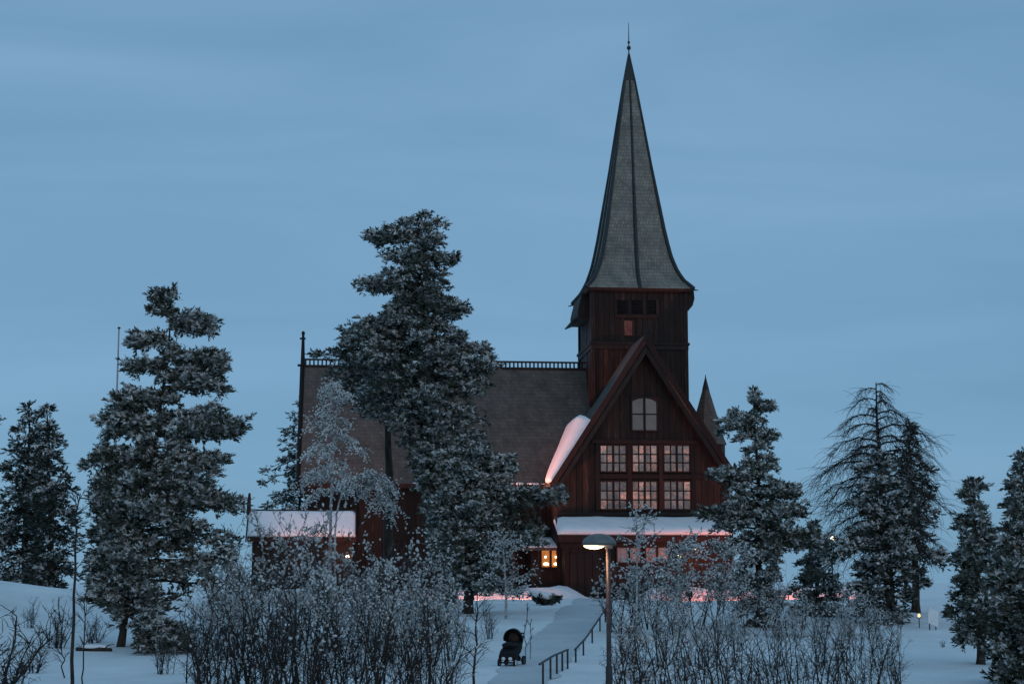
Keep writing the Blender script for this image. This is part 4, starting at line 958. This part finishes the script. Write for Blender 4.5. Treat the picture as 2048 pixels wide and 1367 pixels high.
# larch: straight leader, arching limbs, hanging fine twigs
def larch():
    rng = np.random.default_rng(5); Y = 78
    pts = [P(a, b, Y) for a, b in ((1786, 1290), (1776, 1100), (1762, 950), (1754, 850), (1752, 765))]
    g = zg(pts[0].x, Y); loc = Vector((pts[0].x, Y, g)); org = np.array(loc)
    t = thing('larch_tree', 'tall bare larch with arching limbs and fine hanging twigs at right', 'tree', loc)
    zz = np.array([g - 0.2] + [p.z for p in pts[1:]]); xx = np.array([p.x for p in pts])
    zl = np.linspace(zz[0], zz[-1], 16); tr = np.stack([np.interp(zl, zz, xx), np.full(16, Y), zl], 1) - org
    main = [(tr, np.linspace(0.19, 0.025, 16))]; tw = []; tips = []
    oz = [P(0, b, Y).z for b in (760, 800, 850, 920, 1000, 1080, 1150)][::-1]
    oL = [P(a, 900, Y).x for a in (1735, 1705, 1685, 1625, 1645, 1640, 1660)][::-1]; oR = [P(a, 900, Y).x for a in (1775, 1795, 1850, 1868, 1880, 1870, 1850)][::-1]
    for i in range(58):
        z = zz[-1] - 0.1 - (i / 58) ** 0.9 * 8.0; ax = np.interp(z, zz, xx); phi = i * 2.4 + rng.normal(0, 0.3); c, s = math.cos(phi), math.sin(phi)
        wR = (1 + c) / 2; ln = max(0.3, ((np.interp(z, oz, oR) - ax) * wR + (ax - np.interp(z, oz, oL)) * (1 - wR))) * rng.uniform(0.8, 1.12)
        k = 8; tt = np.linspace(0, 1, k)
        p = np.stack([ax + c * ln * tt, Y + s * ln * tt, z + 0.42 * ln * tt - 0.72 * ln * tt ** 2.4], 1) - org + rng.normal(0, 0.03 * ln, (k, 3)) * tt[:, None]
        main.append((p, np.linspace(0.022 + 0.012 * ln, 0.007, k)))
        for q in range(int(12 + 20 * ln)):
            u = rng.uniform(0.2, 1); b = np.array([np.interp(u, tt, p[:, a]) for a in range(3)])
            l = rng.uniform(0.3, 1.0) * (0.7 + 0.35 * ln)
            pl_ = polyline(b, (c * 0.6 + rng.normal(0, .5), s * 0.6 + rng.normal(0, .5), rng.uniform(-0.5, 0.3)), l, 5, rng, 0.12, -0.24)
            tw.append((pl_, np.linspace(0.011, 0.006, 5)))
            if rng.random() < 0.35: tips.append(pl_[rng.integers(1, 5)])
    finish_bare(t, main, tw, tips, rng, lump=0.026)
larch()

def birch(name, label, pix, Y, seed, droop, nlimb, reach, frostn=0.8, rad=0.07, lump=0.05):
    rng = np.random.default_rng(seed); pts = [P(a, b, Y) for a, b in pix]; g = zg(pts[0].x, Y); loc = Vector((pts[0].x, Y, g)); org = np.array(loc)
    t = thing(name, label, 'tree', loc)
    ctrl = np.array([[pts[0].x, Y, g - 0.2]] + [[p.x, Y, p.z] for p in pts[1:]]); s = np.linspace(0, 1, len(ctrl)); sl_ = np.linspace(0, 1, 18)
    tr = np.stack([np.interp(sl_, s, ctrl[:, a]) for a in range(3)], 1) - org
    for _ in range(2): tr[1:-1] = (tr[:-2] + 2 * tr[1:-1] + tr[2:]) / 4
    main = [(tr, np.linspace(rad, 0.02, 18))]; tw = []; tips = []
    for i in range(nlimb):
        u = rng.uniform(0.35, 1.0) if i > 3 else rng.uniform(0.85, 1.0); b = np.array([np.interp(u, sl_, tr[:, a]) for a in range(3)])
        phi = rng.uniform(0, 6.28); ln = reach * rng.uniform(0.4, 1.0) * (1.15 - 0.6 * u)
        p = polyline(b, (math.cos(phi), math.sin(phi), 0.75), ln * 1.5, 9, rng, 0.10, -droop)
        main.append((p, np.linspace(0.022, 0.008, 9)))
        for q in range(int(14 * ln) + 5):
            k = rng.integers(2, 9); l = rng.uniform(0.3, 0.8) * (0.5 + 0.4 * reach)
            pl_ = polyline(p[k], (math.cos(phi) * .5 + rng.normal(0, .6), math.sin(phi) * .5 + rng.normal(0, .6), rng.uniform(-0.4, 0.5)), l, 6, rng, 0.13, -droop * 1.1)
            tw.append((pl_, np.linspace(0.014, 0.007, 6)))
            for w_ in pl_[1:]:
                if rng.random() < frostn * 0.6: tips.append(w_)
        for w_ in p[2:]:
            if rng.random() < frostn: tips.append(w_)
    for w_ in tr[6:]:
        if rng.random() < frostn: tips.append(w_ + rng.normal(0, 0.05, 3))
    finish_bare(t, main, tw, tips, rng, ('palebark', 'frost', 'treesnow'), lump)
birch('birch_tree', 'slim white frosted birch standing upright before the church roof', [(658, 1215), (662, 1000), (668, 860), (680, 770)], 84, 1, 0.22, 40, 1.5, 1.0, 0.09, 0.062)
birch('birch_tree', 'frosted birch bent over in an arch beside the upright birch', [(672, 1220), (668, 1030), (690, 970), (730, 945), (762, 965), (786, 1020)], 82, 2, 0.24, 36, 1.5, 0.95, 0.05, 0.058)
birch('birch_tree', 'thin frosted sapling rising before the porch roof right of the street lamp', [(1272, 1300), (1274, 1160), (1274, 1080), (1272, 1018)], 62, 3, 0.02, 14, 0.75, 0.5, 0.035)
birch('birch_tree', 'frosted young tree between the right porch corner and the slender spruce', [(1440, 1300), (1452, 1180), (1470, 1100)], 66, 4, 0.06, 22, 1.3, 0.8, 0.04)
birch('birch_tree', 'frosted young tree in front of the porch lamps', [(1352, 1310), (1356, 1180), (1362, 1085)], 64, 6, 0.04, 24, 1.2, 0.75, 0.035)
birch('birch_tree', 'frosted young tree under the broad pine above the pram', [(1012, 1262), (1012, 1180), (1006, 1085)], 74, 7, 0.05, 22, 1.3, 0.7, 0.07)

def sapling(label, pix, Y, seed, rad=0.05, n=10, reach=0.8):
    rng = np.random.default_rng(seed); pts = [P(a, b, Y) for a, b in pix]; g = zg(pts[0].x, Y); loc = Vector((pts[0].x, Y, g)); org = np.array(loc)
    t = thing('sapling', label, 'sapling', loc)
    ctrl = np.array([[pts[0].x, Y, g - 0.15]] + [[p.x, Y, p.z] for p in pts[1:]]); s = np.linspace(0, 1, len(ctrl)); sl_ = np.linspace(0, 1, 12)
    tr = np.stack([np.interp(sl_, s, ctrl[:, a]) for a in range(3)], 1) - org; tr[1:] += rng.normal(0, 0.02, (11, 3))
    main = [(tr, np.linspace(rad, 0.012, 12))]; tw = []; tips = []
    for i in range(n):
        u = rng.uniform(0.3, 1.0); b = np.array([np.interp(u, sl_, tr[:, a]) for a in range(3)]); phi = rng.uniform(0, 6.28)
        p = polyline(b, (math.cos(phi), math.sin(phi), 1.1), reach * rng.uniform(0.4, 1), 6, rng, 0.12, 0.0); tw.append((p, np.linspace(0.014, 0.005, 6)))
        for q in range(4):
            p2 = polyline(p[rng.integers(1, 5)], (math.cos(phi) + rng.normal(0, .7), math.sin(phi) + rng.normal(0, .7), 0.8), reach * 0.35, 4, rng, 0.12, 0); tw.append((p2, np.linspace(0.007, 0.004, 4)))
            if rng.random() < 0.3: tips.append(p2[-1])
    finish_bare(t, main, tw, tips, rng, ('twig', 'twig', 'treesnow'), 0.022)
sapling('straight bare sapling with upright stem at the left foreground', [(143, 1400), (147, 1250), (152, 1080), (158, 985)], 43, 1, 0.055, 12, 0.7)
sapling('thinner bare sapling just right of the straight left sapling', [(166, 1385), (168, 1290), (172, 1180)], 44, 2, 0.022, 8, 0.6)
sapling('short forked bare sapling left of the straight left sapling', [(128, 1352), (124, 1300), (118, 1210)], 48, 3, 0.022, 8, 0.6)
sapling('dark bare sapling standing left of the pram', [(945, 1392), (950, 1300), (956, 1180)], 44, 4, 0.04, 12, 0.8)
sapling('thin whip of a sapling right of the pram', [(1052, 1322), (1050, 1270), (1056, 1205)], 55, 5, 0.012, 4, 0.3)
sapling('thin twin whip sapling between the pram and the path', [(1060, 1320), (1061, 1275), (1063, 1238)], 56, 6, 0.010, 3, 0.25)
sapling('bare sapling with a leaning stem in the left thicket', [(596, 1395), (588, 1300), (580, 1200)], 45, 7, 0.05, 14, 0.9)
sapling('dark upright sapling in the thicket below the broad pine', [(862, 1392), (858, 1300), (856, 1210)], 46, 8, 0.05, 14, 0.9)

# ------------------------------------------------------------------ shrubs: six kinds of bush, copied
def bush_data(seed, stems, h, spread, frost, lump, dark=False, low=2, ntw=8):
    rng = np.random.default_rng(seed); main = []; tw = []; tips = []; td = []
    for i in range(stems):
        phi = rng.uniform(0, 6.28); lean = rng.uniform(0.02, spread); r0 = rng.uniform(0, 0.45)
        hh = h * rng.uniform(0.45, 1.0)
        p = polyline((r0 * math.cos(phi), r0 * math.sin(phi), -0.3), (lean * math.cos(phi), lean * math.sin(phi), 1), hh, 10, rng, 0.075, 0.004)
        main.append((p, np.linspace(rng.uniform(0.016, 0.036), 0.008, 10)))
        for q in range(ntw):
            k = rng.integers(low, 10); l = h * rng.uniform(0.12, 0.30); a = rng.uniform(0, 6.28)
            p2 = polyline(p[k], (math.cos(a) * .75, math.sin(a) * .75, rng.uniform(0.5, 1.6)), l, 6, rng, 0.14, 0.0); tw.append((p2, np.linspace(0.010, 0.005, 6)))
            for q2 in range(4):
                k2 = rng.integers(1, 6); p3 = polyline(p2[k2], rng.normal(0, 0.7, 3) + np.array([math.cos(a) * .5, math.sin(a) * .5, 0.7]), l * rng.uniform(0.3, 0.6), 4, rng, 0.15, -0.02); tw.append((p3, np.linspace(0.007, 0.004, 4)))
                for w_ in range(1, 4):
                    if p3[w_][2] > h * 0.34 and rng.random() < frost * (1.9 if noise.noise(Vector(p3[w_] * 1.3) + Vector((seed * 5.1, 0, 0))) > 0.02 else 0.22): tips.append(p3[w_]); td.append(p3[w_] - p3[w_ - 1])
    V, F = tubes_np(main, 5); a = npmesh('stems', V, F, True); a.materials.append(M['twig'])
    V, F = tubes_np(tw, 3); b = npmesh('twigs', V, F, True); b.materials.append(M['twig' if dark else 'frost'])
    c = None
    if tips:
        tips = np.array(tips); n = len(tips); D, S, U = frames(np.array(td) + rng.normal(0, 0.01, (n, 3)), rng)
        s3 = lump * np.stack([rng.uniform(0.45, 1.5, n), rng.uniform(0.4, 1.1, n), rng.uniform(0.35, 0.9, n)], 1)
        v, f = instance(ICO[0], ICO[1], tips, D, S, U, s3); v = v + rng.normal(0, lump * 0.22, v.shape); c = npmesh('frost', v, f, True); c.materials.append(M['treesnow'])
    return a, b, c
KINDS = [bush_data(1, 7, 3.4, 0.34, 0.38, 0.044, low=4, ntw=12), bush_data(2, 8, 3.0, 0.42, 0.40, 0.046, low=4, ntw=11), bush_data(3, 5, 3.8, 0.24, 0.36, 0.048, low=5, ntw=14),
         bush_data(4, 10, 2.4, 0.55, 0.42, 0.042, low=3, ntw=9), bush_data(5, 10, 2.2, 0.6, 0.06, 0.03, True), bush_data(6, 11, 3.0, 0.36, 0.10, 0.034, True), bush_data(7, 8, 3.0, 0.26, 0.10, 0.036, True)]
KH = [3.4, 3.0, 3.8, 2.4, 2.2, 3.0, 3.0]
def shrub(px, Y, top, kind, label, group, rz, name='frosted_shrub', widen=1.0):
    g = ground_at(px, Y); h = P(px, top, Y).z - g.z; s = h / (KH[kind] * 0.92)
    t = thing(name, label, 'shrub', g, rz, group)
    for nm, me in zip(('stems', 'twigs', 'frost'), KINDS[kind]):
        if me is None: continue
        o = bpy.data.objects.new(nm, me); C.objects.link(o); o.parent = t; o.scale = (s * widen, s * widen, s)
        if nm != 'stems': o['kind'] = 'stuff'
rs = random.Random(21)
def mark(px, marks):
    for lim, txt in marks:
        if px < lim: return txt
ML = ((520, 'right of the leaning pine'), (610, 'below the left half of the annex'), (720, 'below the right half of the annex'), (820, 'below the arching birch'), (930, 'below the tallest pine'))
MR = ((1290, 'just right of the street lamp'), (1400, 'below the porch windows'), (1500, 'below the right porch corner'), (1600, 'around the slender spruce trunk'), (1700, 'around the young low pine'), (1850, 'below the larch'))
for (px, Y, top, k) in [(405, 57, 1175, 1), (432, 59, 1140, 0), (455, 66, 1110, 1), (500, 62, 1085, 0), (545, 64, 1045, 2), (590, 60, 1080, 0), (632, 63, 1035, 2), (680, 60, 1110, 1), (722, 64, 1070, 0), (765, 61, 1105, 2), (805, 65, 1085, 1), (845, 62, 1120, 0), (885, 66, 1120, 3),
                        (475, 55, 1175, 3), (530, 53, 1140, 1), (575, 54, 1165, 0), (640, 52, 1120, 2), (700, 54, 1180, 1), (750, 52, 1150, 0), (800, 55, 1190, 3), (850, 53, 1160, 1), (900, 56, 1215, 3)]:
    m_ = mark(px, ML); shrub(px, Y, top, k, 'frosted shrub of the left thicket ' + m_, 'left thicket ' + m_, rs.uniform(0, 6.28))
for (px, Y, top, k) in [(395, 47, 1225, 4), (425, 43, 1190, 6), (460, 42, 1235, 5), (505, 43, 1160, 6), (535, 41, 1230, 5), (575, 43, 1185, 6), (612, 41, 1150, 6), (645, 42, 1235, 5), (690, 43, 1195, 6), (735, 41, 1215, 5), (770, 43, 1170, 6), (815, 42, 1260, 5), (845, 43, 1200, 6), (890, 41, 1255, 5)]:
    m_ = mark(px, ML); shrub(px, Y, top, k, 'dark bare shrub at the bottom edge ' + m_, 'bare front shrubs ' + m_, rs.uniform(0, 6.28), 'bare_shrub', 1.15)
for (px, Y, top, k) in [(1250, 66, 1120, 3), (1300, 68, 1105, 1), (1345, 65, 1140, 0), (1395, 68, 1115, 1), (1440, 64, 1120, 2), (1490, 66, 1160, 0), (1545, 68, 1150, 1), (1590, 64, 1190, 3), (1640, 66, 1185, 1), (1690, 65, 1160, 0), (1740, 63, 1200, 3), (1790, 66, 1210, 1),
                        (1265, 55, 1215, 3), (1330, 56, 1190, 1), (1400, 54, 1230, 3), (1470, 56, 1200, 0), (1560, 55, 1215, 2), (1630, 54, 1225, 1), (1700, 56, 1220, 3), (1760, 54, 1240, 1)]:
    m_ = mark(px, MR); shrub(px, Y, top, k, 'frosted shrub of the right thicket ' + m_, 'right thicket ' + m_, rs.uniform(0, 6.28))
for (px, Y, top, k) in [(1245, 43, 1250, 6), (1275, 41, 1270, 5), (1320, 43, 1225, 6), (1365, 41, 1260, 5), (1405, 43, 1240, 6), (1450, 42, 1215, 6), (1500, 41, 1265, 5), (1545, 43, 1235, 6), (1590, 42, 1255, 5), (1640, 43, 1220, 6), (1690, 41, 1265, 5), (1735, 43, 1240, 6), (1785, 44, 1275, 5)]:
    m_ = mark(px, MR); shrub(px, Y, top, k, 'dark bare shrub at the bottom edge ' + m_, 'bare front shrubs ' + m_, rs.uniform(0, 6.28), 'bare_shrub', 1.15)
shrub(112, 60, 1185, 4, 'round bare shrub on the left slope behind the straight sapling', None, 0.4, 'bare_shrub', 1.0)
shrub(185, 62, 1215, 4, 'wispy bare shrub between the left sapling and the leaning pine', None, 1.4, 'bare_shrub', 1.2)
shrub(-18, 44, 1170, 4, 'bare shrub reaching in from the left picture edge', None, 2.2, 'bare_shrub', 1.3)
shrub(28, 42, 1290, 4, 'low bare twigs in the bottom left corner', None, 3.0, 'bare_shrub', 1.3)
shrub(60, 66, 1200, 5, 'thin bare shrub on the snowy bank at far left', None, 0.9, 'bare_shrub', 1.1)
shrub(70, 50, 1255, 4, 'small bare shrub between the bottom left corner and the straight sapling', None, 5.0, 'bare_shrub', 1.2)
shrub(330, 50, 1255, 5, 'bare shrub right of the low drooping bough clump', None, 4.0, 'bare_shrub', 1.2)
shrub(1885, 60, 1275, 4, 'wispy bare shrub on the open snow below the white board', None, 2.4, 'bare_shrub', 1.0)
shrub(980, 64, 1205, 5, 'thin bare shrub behind the pram', None, 2.9, 'bare_shrub', 0.9)
shrub(445, 84, 1075, 3, 'pale snow covered shrub below the left end of the annex', None, 1.0)

# ------------------------------------------------------------------ snow capped juniper at the head of the path
def juniper():
    rng = np.random.default_rng(9); Y = 86; g = ground_at(1088, Y)
    t = thing('juniper_bush', 'low dark juniper bowed under a snow cap at the head of the path', 'bush', g, R(-8))
    lim = []; PPs = []; DDs = []
    for i in range(26):
        phi = rng.uniform(0, 6.28); ln = rng.uniform(0.35, 0.75); tt = np.linspace(0, 1, 5)
        p = np.stack([math.cos(phi) * ln * tt * 1.1, math.sin(phi) * ln * tt * 0.7, -0.1 + rng.uniform(0.35, 0.65) * np.sin(tt * 1.9)], 1); lim.append((p, np.linspace(0.025, 0.008, 5)))
        for u in rng.uniform(0.3, 1, 16):
            PPs.append([np.interp(u, tt, p[:, a]) for a in range(3)]); DDs.append([math.cos(phi) + rng.normal(0, .6), math.sin(phi) + rng.normal(0, .6), -0.1 + rng.normal(0, .4)])
    V, F = tubes_np(lim, 4); link('branches', npmesh('branches', V, F, True), 'bark', t)
    PPs = np.array(PPs); D, S, U = frames(np.array(DDs), rng); Vt, Ft = tuft_template(np.random.default_rng(5), 12, 0.9, 0.12)
    v, f = instance(Vt, Ft, PPs, D, S, U, np.full(len(PPs), 0.24)); link('crown', npmesh('crown', v, f), 'spruce', t)
    m = MB().ell((-0.08, 0, 0.50), (0.70, 0.48, 0.22), 18, 8); m.v = [(x, y, z - 0.22 * x + 0.05 * noise.noise((x * 4, y * 4, z * 4))) for x, y, z in m.v]
    m.build('snow_cap', 'roofsnow', t, True)
juniper()
